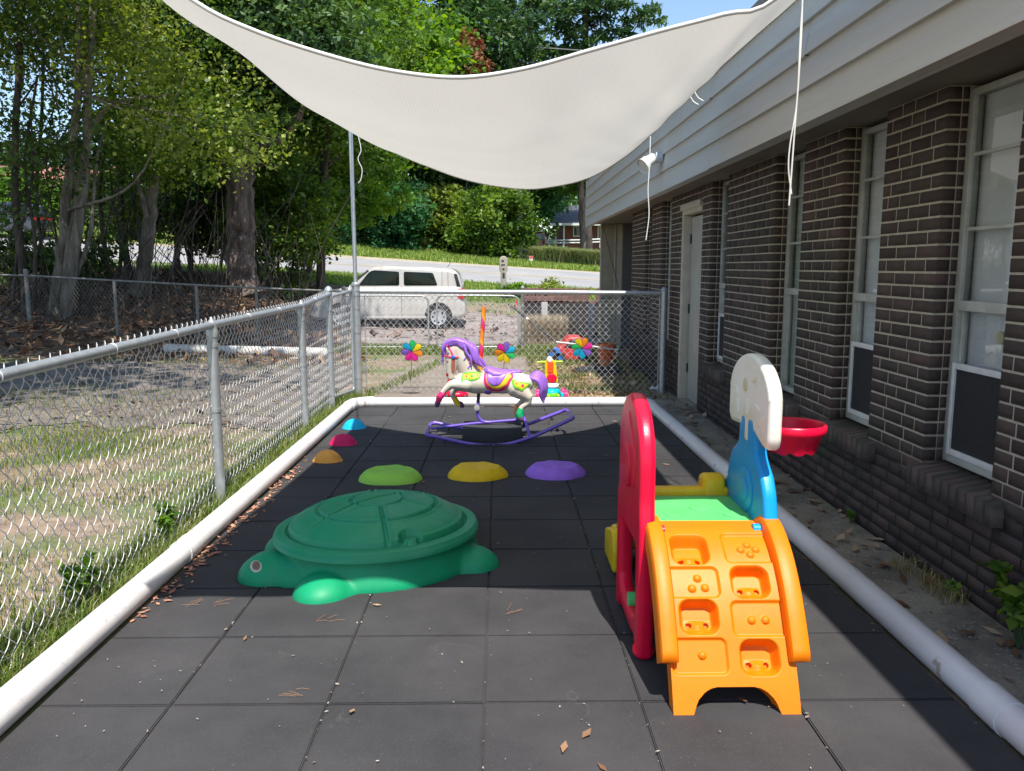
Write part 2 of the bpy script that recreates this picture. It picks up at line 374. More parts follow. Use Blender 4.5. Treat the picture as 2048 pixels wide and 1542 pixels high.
# near paving
M_drive = mat('old_driveway', (.19, .155, .14), .92, (.31, .265, .245), scale=1.6, bump=.5, bscale=45, speck=((.10, .06, .05), 34, .64))
tag(sheet('driveway', np.arange(-5.2, 3.01, .4), np.arange(16, 26.1, .5), M_drive, .012, mask=lambda x, y: (x > -5.0+(y-16)*.02)), kind='structure')
M_path = mat('aggregate_concrete', (.19, .155, .125), .93, (.27, .225, .185), scale=6, bump=.5, bscale=130, speck=((.14, .11, .09), 120, .6))
tag(sheet('path', np.arange(-1.5, .46, .13), np.arange(8.55, 14.01, .26), M_path, .008, mask=lambda x, y: ((x-(-1.45)) > (y-10.2)*.16-.2)), kind='structure')
tag(sheet('path_slab', np.arange(.5, 1.32, .1), np.arange(8.83, 9.36, .1), mat('tan_slab', (.40, .31, .21), .92, (.30, .24, .17), scale=9, bump=.4), .01), kind='structure')
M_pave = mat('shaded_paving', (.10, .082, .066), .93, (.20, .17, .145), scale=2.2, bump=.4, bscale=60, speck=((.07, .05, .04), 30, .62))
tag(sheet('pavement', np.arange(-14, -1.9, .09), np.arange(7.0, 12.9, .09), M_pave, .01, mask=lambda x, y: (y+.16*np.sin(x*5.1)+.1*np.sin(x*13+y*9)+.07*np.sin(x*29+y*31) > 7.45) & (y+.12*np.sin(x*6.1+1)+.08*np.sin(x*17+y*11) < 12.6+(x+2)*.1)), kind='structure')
M_conc = mat('stained_concrete', (.15, .135, .11), .95, (.31, .28, .22), scale=2.3, bump=.5, bscale=60, speck=((.42, .40, .36), 75, .66), contrast=(.38, .62), detail=10)
# concrete walk along the wall, with joints
cb = []; y = .6
while y < 9.6:
    L_ = 1.52; b = (1.62, 1.999, y, min(y+L_, 9.6)-.012); cb.append((*b, -.2-.0, -.008*(y+.7)+.012)); y += L_
tag(boxes('concrete_walk', cb, M_conc, bevel=.006), kind='structure')

# ---------------- rubber play mat ----------------
def rubbermat():
    m = mat('rubber', (.028, .027, .029), .86, (.064, .061, .062), scale=1.3, bump=.35, bscale=420, detail=9, contrast=(.3, .75), speck=((.10, .10, .105), 300, .66), spec=.35)
    nt = m.node_tree; L = nt.links.new; p = nt.nodes['Principled BSDF']; src = p.inputs['Base Color'].links[0].from_socket
    tc = nn(nt, 'ShaderNodeTexCoord'); n = nn(nt, 'ShaderNodeTexNoise'); n.inputs['Scale'].default_value = 1.7; n.inputs['Detail'].default_value = 3; n.inputs['Distortion'].default_value = 3.5; L(tc.outputs['Object'], n.inputs['Vector'])
    r = nn(nt, 'ShaderNodeValToRGB'); e = r.color_ramp.elements; e[0].position = .492; e[0].color = (0, 0, 0, 1); e[1].position = .5; e[1].color = (.5, .5, .5, 1); k = e.new(.508); k.color = (0, 0, 0, 1)
    L(n.outputs[0], r.inputs[0]); n2 = nn(nt, 'ShaderNodeTexNoise'); n2.inputs['Scale'].default_value = 2.3; L(tc.outputs['Object'], n2.inputs['Vector'])
    r2 = nn(nt, 'ShaderNodeValToRGB'); r2.color_ramp.elements[0].position = .55; r2.color_ramp.elements[1].position = .7; L(n2.outputs[0], r2.inputs[0])
    mu = nn(nt, 'ShaderNodeMath', operation='MULTIPLY'); L(r.outputs[0], mu.inputs[0]); L(r2.outputs[0], mu.inputs[1])
    mx = nn(nt, 'ShaderNodeMix', data_type='RGBA'); mx.inputs['B'].default_value = (.11, .107, .105, 1); L(mu.outputs[0], mx.inputs['Factor']); L(src, mx.inputs['A']); L(mx.outputs['Result'], p.inputs['Base Color'])
    return m
M_rub = rubbermat()
bm = bmesh.new(); ROWY = [2.5+.5*k for k in range(-4, 13)]; COLX = [-.055+.508*k for k in range(-4, 5)]
xs = [-1.5]+[x for x in COLX if -1.45 < x < 1.45]+[1.5]
for j in range(len(ROWY)-1):
    for i in range(len(xs)-1):
        y0, y1 = ROWY[j], ROWY[j+1]
        if y1 > 8.55: y1 = 8.55
        if y0 >= 8.55: continue
        g = .0035; dz = random.uniform(-.0015, .0015); dr = random.uniform(-.002, .002)
        V, Fq = box_np(xs[i]+g+dr, xs[i+1]-g+dr, y0+g, y1-g, -.03, 0); vs = []
        for v in V: vs.append(bm.verts.new((v[0], v[1]+random.uniform(-.0015, .0015), v[2]-.008*v[1]+.014+dz)))
        for f in Fq: bm.faces.new([vs[q] for q in f])
bmesh.ops.bevel(bm, geom=[e for e in bm.edges if e.calc_length() > .05], offset=.004, segments=2, affect='EDGES')
me = bpy.data.meshes.new('rubber_mat'); bm.to_mesh(me); bm.free()
o = link('rubber_mat', me, M_rub, None, True, 40); tag(o, kind='structure')

# ---------------- white pipes round the mat ----------------
M_pvc = mat('white_pvc', (.74, .72, .71), .35, (.66, .62, .60), scale=2.2, bump=.05, bscale=30, speck=((.42, .36, .30), 11, .69), spec=.4)
def pipe_z(y): return -.008*y+.057
def pipe(nm, pts, label, joints, group='white pipes edging the mat', rad=.056):
    t = thing(nm, label, 'pipe', tuple(pts[0]), group=group)
    tube('pipe_wall', pts, rad, M_pvc, t, 20)
    for (p, d) in joints:
        p = Vector(p); d = Vector(d).normalized(); tube('coupling', [p-d*.07, p-d*.069, p+d*.069, p+d*.07], [.056, .0605, .0605, .056], M_pvc, t, 20)
    return t
pipe('edging_pipe', [(-1.55, y, pipe_z(y)) for y in np.linspace(.7, 8.28, 12)], 'long white plastic pipe between the rubber mat and the chain link fence', [((-1.55, 3.9, pipe_z(3.9)), (0, 1, 0))])
pipe('edging_pipe', [(1.55, y, pipe_z(y)) for y in np.linspace(.7, 8.33, 12)], 'long white plastic pipe between the rubber mat and the brick wall', [((1.55, 2.36, pipe_z(2.36)), (0, 1, 0))])
pipe('edging_pipe', [(x, 8.59, pipe_z(8.59)-.006) for x in np.linspace(-1.36, 1.38, 8)], 'sunlit white plastic pipe crossing behind the rocking horse', [], rad=.050)
for s in (-1, 1):
    x = 1.55*s; pts = rounded_path([(x, 8.27, pipe_z(8.3)), (x*.985, 8.45, pipe_z(8.4)), (x*.90, 8.585, pipe_z(8.5)-.004), (x*.86, 8.59, pipe_z(8.59)-.005)], .05)
    t = tube('pipe_elbow', pts, .0605, M_pvc, None, 20); tag(t, 'white pipe elbow at the far %s corner of the mat' % ('fence side' if s < 0 else 'wall side'), 'pipe elbow')

# ---------------- brick building ----------------
bld = thing('brick_building', 'long dark brick building with tall narrow windows under grey siding', 'building', (2, 7, 0))
M_brick = attrmat('dark_brick', (.046, .031, .029), (.090, .058, .051), .9, c3=(.064, .046, .041), bump=.35, bscale=90, grime=((.042, .038, .030), 2.2, .54))
def mortarmat():
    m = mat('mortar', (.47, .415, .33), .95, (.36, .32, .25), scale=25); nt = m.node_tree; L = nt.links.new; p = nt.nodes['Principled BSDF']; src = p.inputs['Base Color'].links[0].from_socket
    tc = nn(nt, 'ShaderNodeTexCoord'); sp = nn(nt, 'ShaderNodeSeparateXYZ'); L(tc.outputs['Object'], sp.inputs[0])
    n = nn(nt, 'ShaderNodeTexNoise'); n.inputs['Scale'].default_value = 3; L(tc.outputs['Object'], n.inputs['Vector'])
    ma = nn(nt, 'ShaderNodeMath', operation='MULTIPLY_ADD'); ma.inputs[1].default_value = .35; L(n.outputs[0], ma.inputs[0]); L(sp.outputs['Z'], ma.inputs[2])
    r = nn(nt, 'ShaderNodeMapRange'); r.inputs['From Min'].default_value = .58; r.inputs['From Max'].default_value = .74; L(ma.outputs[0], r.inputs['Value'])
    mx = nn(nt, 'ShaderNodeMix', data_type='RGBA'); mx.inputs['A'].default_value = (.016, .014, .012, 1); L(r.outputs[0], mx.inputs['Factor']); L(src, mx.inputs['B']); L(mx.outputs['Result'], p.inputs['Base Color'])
    return m
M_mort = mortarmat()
WINS = [(1.95, 2.60), (3.22, 3.77), (4.35, 4.87), (5.50, 6.06), (7.31, 7.86), (9.70, 10.27), (10.95, 11.44)]
DOOR = (8.21, 9.07); SILL = .50; WTOP = 2.18; ZS = 2.2; REV = .095; CH = .0635
opens = [(a, b, SILL, WTOP) for a, b in WINS]+[(DOOR[0], DOOR[1], -.3, 2.05)]
Y0, Y1 = -1.0, 12.57
# mortar body: wall pieces between openings (2 mm behind the brick faces)
mb = []; e = .0022
cuts = sorted(opens); y = Y0
for (a, b, z0, z1) in cuts:
    mb.append((2+e, 2.3, y, a-e, -.35, ZS)); 
    if z0 > 0: mb.append((2+e, 2.3, a-e, b+e, -.35, z0-.07))
    if z1 < ZS-.05: mb.append((2+e, 2.3, a-e, b+e, z1+e, ZS))
    y = b+e
mb.append((2+e, 2.3, y, Y1, -.35, ZS))
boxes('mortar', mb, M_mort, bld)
bV, bF, bR = [], [], []; nb = 0
def brick(x0, x1, y0, y1, z0, z1, r):
    global nb
    j = lambda: random.uniform(-.0007, .0007)
    V, Fq = box_np(x0+j(), x1, y0+j(), y1+j(), z0+j(), z1+j()); bV.append(V); bF.append(Fq+nb); nb += 8; bR.extend([r]*6)
zc = -.34; row = 0
while zc < ZS-.03:
    z0, z1 = zc+.0052, zc+CH-.0052; zm = (z0+z1)/2
    segs = []; y = Y0
    for (a, b, oz0, oz1) in cuts:
        if oz0-.075 < zm < oz1: segs.append((y, a)); y = b
    segs.append((y, Y1))
    for (a, b) in segs:
        yy = a; k = random.random() < .5
        while yy < b-.012:
            ln = .198 if (row % 2 == 0) != (random.random() < .22) else (.198 if k else .125); k = not k
            if yy == a and row % 2: ln = .1
            if b-(yy+ln) < .055: ln = b-yy
            rr = min(1, max(0, random.gauss(.5, .28)))
            brick(2.0, 2.06, yy+(.0055 if yy > a else 0), yy+ln-(.0055 if yy+ln < b else 0), z0, z1, rr); yy += ln
        # reveal faces: header returning into the opening
        for yy, s in ((a, 1), (b, -1)):
            if Y0 < yy < Y1: brick(2.06+.006, 2.094, min(yy, yy+s*.05), max(yy, yy+s*.05), z0, z1, random.random())
    if True: brick(2.07, 2.3, Y1-.05, Y1, z0, z1, random.random())
    zc += CH; row += 1
link('brickwork', np_mesh('brickwork', np.vstack(bV), np.vstack(bF), bR), M_brick, bld)
M_sill = attrmat('sill_brick', (.075, .055, .049), (.115, .085, .075), .88, bump=.4, bscale=70, grime=((.05, .05, .035), 5, .5))
M_alu = mat('dull_aluminium', (.52, .53, .50), .55, (.38, .39, .35), scale=9, metal=.35, bump=.1, bscale=40)
M_wfr = mat('white_frame', (.70, .70, .70), .45, (.58, .58, .57), scale=14)
M_glass = glassmat('window_glass', (.94, .96, .95), .05)
M_screen = mat('black_screen', (.012, .012, .014), .75, (.02, .02, .022), scale=40)
M_blind = mat('grey_blind', (.78, .79, .83), .85, (.66, .67, .71), scale=2)
M_dark = mat('dark_room', (.03, .03, .032), .95)
M_foil = mat('window_film', (.62, .65, .60), .5, (.50, .53, .48), scale=4)
xg = 2+REV
for wi, (a, b) in enumerate(WINS):
    film = wi >= 3
    wd = boxes('window', [(xg, xg+.05, a, a+.035, SILL, WTOP), (xg, xg+.05, b-.035, b, SILL, WTOP), (xg, xg+.05, a+.035, b-.035, WTOP-.03, WTOP), (xg, xg+.05, a+.035, b-.035, SILL, SILL+.035)], M_alu, bld, .003)
    rail = [(xg-.012, xg+.02, a+.035, b-.035, 1.205, 1.25)]
    for zz in (1.56, 1.885): rail.append((xg+.004, xg+.022, a+.05, b-.05, zz, zz+.016))
    for s0, s1 in ((a+.036, a+.052), (b-.052, b-.036)): rail.append((xg-.006, xg+.018, s0, s1, 1.25, WTOP-.03)); rail.append((xg+.02, xg+.045, s0, s1, SILL+.035, 1.205))
    boxes('sash', rail, M_alu, wd, .002)
    gm = M_glass
    for (px_, z0_, z1_) in ((xg+.012, 1.25, WTOP-.032), (xg+.034, .96 if wi in (1, 2) else SILL+.036, 1.204)):
        link('pane', np_mesh('pane', [(px_, a+.045, z0_), (px_, a+.045, z1_), (px_, b-.045, z1_), (px_, b-.045, z0_)], [(0, 1, 2, 3)]), gm, wd)
    if wi in (0, 1, 2, 4):
        zt = .965
        boxes('screen_frame', [(xg-.008, xg+.012, a+.037, a+.062, SILL+.037, zt), (xg-.008, xg+.012, b-.062, b-.037, SILL+.037, zt), (xg-.008, xg+.012, a+.062, b-.062, zt-.028, zt), (xg-.008, xg+.012, a+.062, b-.062, SILL+.037, SILL+.065)], M_wfr, wd, .003)
        boxes('insect_screen', [(xg+.002, xg+.006, a+.06, b-.06, SILL+.06, zt-.026)], M_screen, wd)
    if film: boxes('blind', [(xg+.06, xg+.065, a+.03, b-.03, SILL+.02, WTOP-.02)], M_foil, wd)
    else:
        boxes('blind', [(xg+.056, xg+.062, b-(b-a)*(.58 if wi == 1 else .9), b-.03, SILL+.1, WTOP-.02)], M_blind, wd)
        boxes('inner_jamb', [(xg+.064, xg+.15, b-.03, b, SILL, WTOP), (xg+.051, xg+.15, a, a+.03, SILL, WTOP)], mat('inner_wood', (.33, .29, .18), .7), wd)
    if wi == 1:
        tag(lathe('paper_disc', [(0, 0), (.028, 0), (.028, .002), (0, .002)], mat('cream_paper', (.62, .58, .38), .8), wd, 24, (xg+.041, 3.47, 1.1), 'X'))
    # rowlock brick sill
    sV, sF, sR = [], [], []; yy = a-.10; n = 0
    while yy < b+.045:
        V, Fq = box_np(1.955, 2.14, yy+.0045, min(yy+.064, b+.06)-.0045, SILL-.13, SILL-.005); V[:, 2] -= (2.14-V[:, 0])*.17*(V[:, 2] > SILL-.05)
        sV.append(V); sF.append(Fq+n); n += 8; sR += [random.random()]*6; yy += .066
    link('sill', np_mesh('sill', np.vstack(sV), np.vstack(sF), sR), M_sill, wd)
boxes('dark_interior', [(2.8, 2.85, Y0, 12.4, -.3, ZS), (2.3, 2.8, Y0, 12.4, -.3, -.25), (2.301, 2.8, Y0-.05, Y0, -.3, ZS), (2.301, 2.8, 12.4, 12.45, -.3, ZS)]+[(2.301, 2.8, y_, y_+.04, -.3, ZS) for y_ in (2.9, 4.05, 5.2, 6.8, 8.0, 9.3, 10.6)], M_dark, bld)
# door
M_door = mat('door_paint', (.42, .40, .36), .6, (.36, .34, .30), scale=5); M_trim = mat('cream_trim', (.50, .45, .36), .65, (.40, .36, .28), scale=8)
zg = -.008*8.6
dr = boxes('door', [(2.07, 2.11, DOOR[0]+.05, DOOR[1]-.10, zg+.03, 1.93)], M_door, bld, .004)
M_hg = mat('dark_hinge', (.03, .028, .025), .6, metal=.5)
for z_ in (.25, .9, 1.65): boxes('hinge', [(2.055, 2.068, DOOR[1]-.125, DOOR[1]-.10, z_, z_+.1)], M_hg, dr, .002)
boxes('door_frame', [(1.985, 2.10, DOOR[1]-.095, DOOR[1]-.002, zg, 1.95), (2.03, 2.10, DOOR[0]+.002, DOOR[0]+.048, zg, 1.95), (1.985, 2.10, DOOR[0]+.002, DOOR[1]-.002, 1.952, 2.045), (1.965, 1.985, DOOR[0]-.0, DOOR[1]+.02, 2.0, 2.06)], M_trim, dr, .004)
boxes('threshold', [(1.99, 2.12, DOOR[0], DOOR[1], zg-.05, zg+.025)], M_conc, dr, .004)
# siding fascia (lap boards), soffit, roof
M_sid = mat('grey_siding', (.56, .55, .52), .75, (.49, .485, .46), scale=3, bump=.35, bscale=30, stretch=(1, .06, 1))
sb = bmesh.new(); z = 2.165; k = 0
while z < 2.99:
    yj = 6.6+2.3*math.sin(k*2.1); z_end = z+(.197 if k == 0 else .181)
    for (ya, yb, dz) in ((-1.2, yj-.003, 0), (yj+.003, 15.95, -.006)):
        vs = [sb.verts.new(v) for v in ((1.640, ya, z+dz), (1.640, yb, z+dz), (1.668, yb, z_end), (1.668, ya, z_end), (1.6685, ya, z+dz+.002), (1.6685, yb, z+dz+.002))]
        sb.faces.new([vs[0], vs[3], vs[2], vs[1]]); sb.faces.new([vs[0], vs[1], vs[5], vs[4]])
    z += .19 if k == 0 else .174; k += 1
me = bpy.data.meshes.new('fascia_siding'); sb.to_mesh(me); sb.free(); link('fascia_siding', me, M_sid, bld)
boxes('fascia_core', [(1.669, 1.75, -1.2, 15.9, 2.17, 3.02)], M_sid, bld)
boxes('corner_board', [(1.640, 1.72, 15.955, 15.985, 2.16, 3.02)], M_sid, bld)
M_soff = mat('soffit_board', (.20, .175, .145), .8, (.15, .135, .115), scale=3)
boxes('soffit', [(1.66, 4.0, -1.2, 15.9, 2.203, 2.235)], M_soff, bld)
boxes('roof', [(1.645, 12, -1.25, 16.0, 3.03, 3.08)], mat('roof_sheet', (.2, .2, .2), .8), bld)
boxes('rear_wall', [(3.2, 3.3, -1.2, 15.9, -.35, 2.2), (3.2, 11.9, -1.2, -1.1, -.35, 2.2), (11.8, 11.9, -1.1, 15.9, -.35, 3.02), (4.0, 11.8, 15.8, 15.9, 2.24, 3.02)], M_dark, bld)
# sided porch end beyond the brick, with trim boards
M_cream = mat('cream_siding', (.36, .32, .25), .75, (.30, .27, .21), scale=2, bump=.2, bscale=20, stretch=(.1, 1, 1))
pb = []; z = -.2
while z < 2.2:
    pb.append((1.93, 2.16, 15.70, 15.715, z, min(z+.198, 2.2))); z += .2
boxes('porch_siding', pb, M_cream, bld, .004)
boxes('porch_core', [(1.935, 2.37, 15.718, 15.8, -.3, 2.2)], M_cream, bld)
boxes('porch_trim', [(2.162, 2.19, 15.66, 15.717, -.2, 2.2), (2.19, 2.36, 15.685, 15.717, -.2, 2.2), (1.905, 1.93, 15.69, 15.80, -.2, 2.2)], M_trim, bld, .003)
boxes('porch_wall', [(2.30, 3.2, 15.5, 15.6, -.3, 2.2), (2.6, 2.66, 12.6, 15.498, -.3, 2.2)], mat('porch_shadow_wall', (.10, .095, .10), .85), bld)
tube('brace_wire', [D(1207, 455, 15.3), D(1237, 576, 15.3)], .006, mat('dark_wire', (.04, .035, .03), .7), bld, 6)
print('building done')
tag(sheet('rubber_underlay', np.array([-1.499, 1.499]), np.array([.3, 8.56]), M_rub, .003), kind='structure')
# ================= FENCES =================
M_galv = mat('galvanised_steel', (.46, .48, .49), .42, (.36, .38, .39), scale=16, metal=.55, bump=.04, bscale=90)
M_wire = mat('fence_wire', (.60, .60, .61), .45, (.48, .48, .48), scale=20, metal=.3)
M_old = mat('old_steel', (.26, .26, .24), .6, (.17, .16, .14), scale=14, metal=.4)
def chain(name, P0, P1, base0, base1, top0, top1, pitch, r, m, parent, sides=4, knuckle=0.0, bow=.004):
    """woven diamond mesh between two plan points (x,y); vertical extents run linearly"""
    P0, P1 = np.array(P0, float), np.array(P1, float); Ln = np.linalg.norm(P1-P0); u = (P1-P0)/Ln; nrm = np.array([-u[1], u[0]])
    pitch = pitch/2; nw = int(Ln/pitch); pit = Ln/nw; hh = max(top0-base0, top1-base1); nk = int(round(hh/(pitch*1.12))); Vs, Fs, n = [], [], 0
    SUB = 5 if sides > 3 else 3
    for i in range(nw):
        pts = []
        for k in range(nk):
            a = (i+k) % 2; s0, s1 = (i+a)*pit, (i+1-a)*pit
            for q in range(SUB):
                t = q/SUB; tt = t*t*(3-2*t)*.45+t*.55; s = s0+(s1-s0)*tt; f = (k+t)/nk
                pts.append((s, f, bow*math.sin(math.pi*t)*(1 if (k % 2) else -1)+(.0 if q else 0)))
        pts.append(((i+((i+nk) % 2))*pit, 1.0, 0))
        a = np.array(pts); w_ = a[:, 0]/Ln; zb = base0+(base1-base0)*w_; zt = top0+(top1-top0)*w_
        Z = zb+(zt-zb)*a[:, 1]; XY_ = P0+u*a[:, 0:1]+nrm*a[:, 2:3]
        V, Fq = tube_np(np.column_stack([XY_, Z]), r, sides, ref=(u[0], u[1], .05), closed_caps=False); Vs.append(V); Fs.append(Fq+n); n += len(V)
        if knuckle:
            s = (i+((i+nk) % 2))*pit; w_ = s/Ln; zt = top0+(top1-top0)*w_; c = P0+u*s; th = np.linspace(-.5, 2*math.pi+.5, 12)
            if (i+nk) % 2 == 0:
                K = np.column_stack([c[0]+u[0]*(.022*np.sin(th))+nrm[0]*.012*np.sin(th), c[1]+u[1]*(.022*np.sin(th))+nrm[1]*.012*np.sin(th), zt-.004+knuckle*.5*(1-np.cos(th))])
                V, Fq = tube_np(K, r, sides, ref=(nrm[0], nrm[1], .05), closed_caps=False); Vs.append(V); Fs.append(Fq+n); n += len(V)
    me = np_mesh(name, np.vstack(Vs), np.vstack(Fs)); return link(name, me, m, parent, True)
def gz(y): return -.008*y
def post(P, z0, z1, r, m, parent, cap='dome', nm='post'):
    o = tube(nm, [(P[0], P[1], z0), (P[0], P[1], (z0+z1)/2), (P[0], P[1], z1)], r, m, parent, 16)
    if cap == 'dome': lathe('post_cap', [(r*1.15, 0), (r*1.15, .035), (r*1.3, .04), (r*1.1, .06), (r*.6, .08), (0.0001, .086)], m, o, 16, (P[0], P[1], z1-.03))
    return o
def bands(P, zs, r, m, parent):
    for z_ in zs: lathe('band', [(r, -.011), (r+.003, -.011), (r+.003, .011), (r, .011)], m, parent, 16, (P[0], P[1], z_))
# -- near side fence
fx = lambda y: -1.685-.008*(y-2)
fs = thing('chain_link_fence', 'shiny galvanised chain link fence along the fence side of the play mat', 'fence', (fx(4.9), 4.9, 0))
ztop = lambda y: float(np.interp(y, [1.0, 2.7, 4.88, 7.16, 8.37], [.995, 1.035, 1.06, 1.068, 1.125]))
for (a, b) in ((1.2, 4.88), (4.88, 7.16), (7.16, 8.37)):
    chain('wire_mesh', (fx(a)-.02, a), (fx(b)-.02, b), gz(a)+.02, gz(b)+.02, ztop(a)+.012, ztop(b)+.012, .074, .0020, M_wire, fs, 5, .036)
rail = tube('top_rail', [(fx(y), y, ztop(y)) for y in (1.2, 2.7, 4, 4.88, 6, 7.16, 8.34)], .0225, M_galv, fs, 16)
for y in (4.88, 7.16):
    p = post((fx(y), y), gz(y)-.05, ztop(y)-.03, .031, M_galv, fs, None)
    lathe('rail_cap', [(.034, -.06), (.034, -.015), (.028, 0), (.030, .012), (.024, .032), (.010, .045), (.004, .06), (.0001, .062)], M_galv, p, 16, (fx(y), y, ztop(y)-.012)); bands((fx(y), y), (.55, ztop(y)-.12), .0312, M_galv, p)
p = post((fx(8.37), 8.37), gz(8.4)-.05, 1.155, .033, M_galv, fs, 'dome'); bands((fx(8.37), 8.37), (.1, .55, .97), .0332, M_galv, p)
for y in (1.9, 2.75, 3.6, 4.3, 5.6, 6.4, 7.7): lathe('tie_wire', [(.0228, -.002), (.0255, 0), (.0228, .002)], M_wire, fs, 16, (fx(y), y, ztop(y)), 'Y')
# -- side gate panel between its hinge post and the tall pole
sg = thing('side_gate', 'narrow chain link gate with a bottom rail beside the tall steel pole', 'gate', (-1.68, 8.9, 0))
fr = rounded_path([(-1.735, 8.46, .06), (-1.735, 8.46, 1.10), (-1.685, 9.36, 1.135), (-1.685, 9.36, .0), (-1.735, 8.46, .06)], .05)
tube('gate_frame', np.vstack([fr, fr[1:2]]), .018, M_galv, sg, 12)
chain('wire_mesh', (-1.73, 8.50), (-1.69, 9.33), .05, .03, 1.09, 1.12, .074, .0023, M_wire, sg, 4)
tube('latch', rounded_path([(-1.70, 9.30, 1.14), (-1.69, 9.34, 1.20), (-1.67, 9.42, 1.18), (-1.66, 9.44, 1.12)], .03), .008, M_galv, sg, 8)
# -- tall pole
PX, PY = -1.650, 9.46
pole = thing('steel_pole', 'tall thin steel pole in a wider sleeve, holding up the sail corner', 'pole', (PX, PY, gz(PY)))
tube('sleeve', [(PX, PY, gz(PY)-.02), (PX, PY, .6), (PX, PY, 1.18)], .047, M_galv, pole, 20); lathe('collar', [(.047, 0), (.05, .005), (.05, .03), (.036, .045), (.024, .05)], M_galv, pole, 20, (PX, PY, 1.18))
tube('pole_shaft', [(PX, PY, 1.18), (PX-.005, PY, 2.2), (PX-.012, PY, 3.35)], .023, M_galv, pole, 16)
bands((PX, PY), (.13, .66, .93, 1.08, 1.14), .0475, M_galv, pole)
M_cord = mat('white_cord', (.72, .72, .70), .8)
tube('tie_cord', smooth_path([D(716, 270, 9.4), D(722, 300, 9.4), D(716, 318, 9.4), D(724, 338, 9.4), D(722, 358, 9.4), D(717, 366, 9.4)], 6), .0042, M_cord, pole, 6)
# -- back fence of the play area
bf = thing('chain_link_fence', 'chain link fence with a thick bright top rail behind the rocking horse', 'fence', (.1, 9.47, gz(9.5)))
chain('wire_mesh', (-1.56, 9.485), (1.86, 9.50), gz(9.5)+.03, gz(9.5)+.02, 1.10, 1.08, .074, .0020, M_wire, bf, 4)
tube('top_rail', [(-1.6, 9.46, 1.125), (.1, 9.47, 1.115), (1.89, 9.49, 1.10)], .0265, M_galv, bf, 16)
tube('tension_bar', [(-1.555, 9.48, .0), (-1.555, 9.48, 1.08)], .006, M_galv, bf, 8); tube('tension_bar', [(1.845, 9.49, .0), (1.845, 9.49, 1.07)], .006, M_galv, bf, 8)
p = post((1.895, 9.49), gz(9.5)-.04, 1.12, .036, M_galv, bf, 'dome'); bands((1.895, 9.49), (.1, .52, .98), .0365, M_galv, p)
# -- farther fence with its double gate
def leaf(xa, xb, Y, z0, z1, lab):
    g = thing('driveway_gate', lab, 'gate', ((xa+xb)/2, Y, h1(0, Y)), group='double gate leaves at the driveway')
    fr = rounded_path([((xa+xb)/2, Y, z1), (xb, Y, z1-.01), (xb, Y, z0), (xa, Y, z0), (xa, Y, z1), ((xa+xb)/2, Y, z1)], .13, 7)
    tube('gate_frame', fr, .017, M_galv, g, 10); chain('wire_mesh', (xa+.02, Y), (xb-.02, Y), z0+.02, z0+.02, z1-.03, z1-.03, .082, .0017, M_wire, g, 3); return g
YG = 15.0
xl0, xl1 = D(684, 640, YG).x, D(857, 640, YG).x; xr0, xr1 = D(874, 640, YG).x, D(1037, 640, YG).x
zt_, zb_ = D(860, 591, YG).z, D(860, 694, YG).z
leaf(xl0, xl1, YG, zb_, zt_, 'galvanised driveway gate leaf in front of the white car doors'); leaf(xr0, xr1, YG, zb_, zt_, 'galvanised driveway gate leaf behind the pink striped pole of the rocking horse')
for gx_, lab in ((D(1045, 640, YG).x, 'grey gate post between the gate and the picket fence'), (D(689, 640, YG).x, 'grey gate post seen just beyond the tall steel pole')):
    t = thing('gate_post', lab, 'post', (gx_, YG, h1(gx_, YG)), group='gate posts at the driveway'); p = post((gx_, YG), h1(gx_, YG)-.05, D(1045, 574, YG).z-.03, .034, M_old, t, 'dome', 'shaft'); bands((gx_, YG), (.2, .7), .035, M_galv, t)
ff = thing('chain_link_fence', 'old dull chain link fence at the foot of the wooded bank', 'fence', (-5, 14.9, h1(-5, 15)))
fpts = [(690, 583, 14.95), (512, 576, 14.95), (392, 570, 15.0), (228, 561, 15.1), (52, 551, 16.2)]
tp = [D(*q) for q in fpts]
tube('top_rail', tp, .020, M_old, ff, 10)
for a, b in zip(tp[:-1], tp[1:]):
    chain('wire_mesh', (b.x, b.y), (a.x, a.y), h1(b.x, b.y), h1(a.x, a.y), b.z-.01, a.z-.01, .10, .0021, M_old, ff, 3)
for q in tp[1:]: 
    p = tube('post', [(q.x, q.y, h1(q.x, q.y)-.1), (q.x, q.y, q.z+(.0 if q is not tp[-1] else .12))], .028 if q is not tp[-1] else .04, M_old, ff, 10)
# another run going off to the left from the corner post
q0 = tp[-1]; q1 = D(-140, 548, 15.4)
tube('top_rail', [q0, q1], .02, M_old, ff, 10); chain('wire_mesh', (q1.x, q1.y), (q0.x, q0.y), h1(q1.x, q1.y), h1(q0.x, q0.y), q1.z, q0.z-.02, .10, .0021, M_old, ff, 3)
# large drain pipe lying before that fence
t = tube('drain_pipe', [(D(330, 682, 13.6).x, 13.6, .06), (-4.6, 13.6, .03), (D(655, 692, 13.6).x, 13.6, -.01)], .085, mat('weathered_pipe', (.62, .60, .56), .6, (.42, .40, .36), scale=3), None, 20); tag(t, 'fat pale drain pipe lying on the ground before the old fence', 'pipe')
t = tube('thin_rod', [(-6.6, 13.35, -.08), (-3.2, 13.4, -.09)], .02, M_white, None, 8); tag(t, 'thin white rod lying beside the fat drain pipe', 'rod')

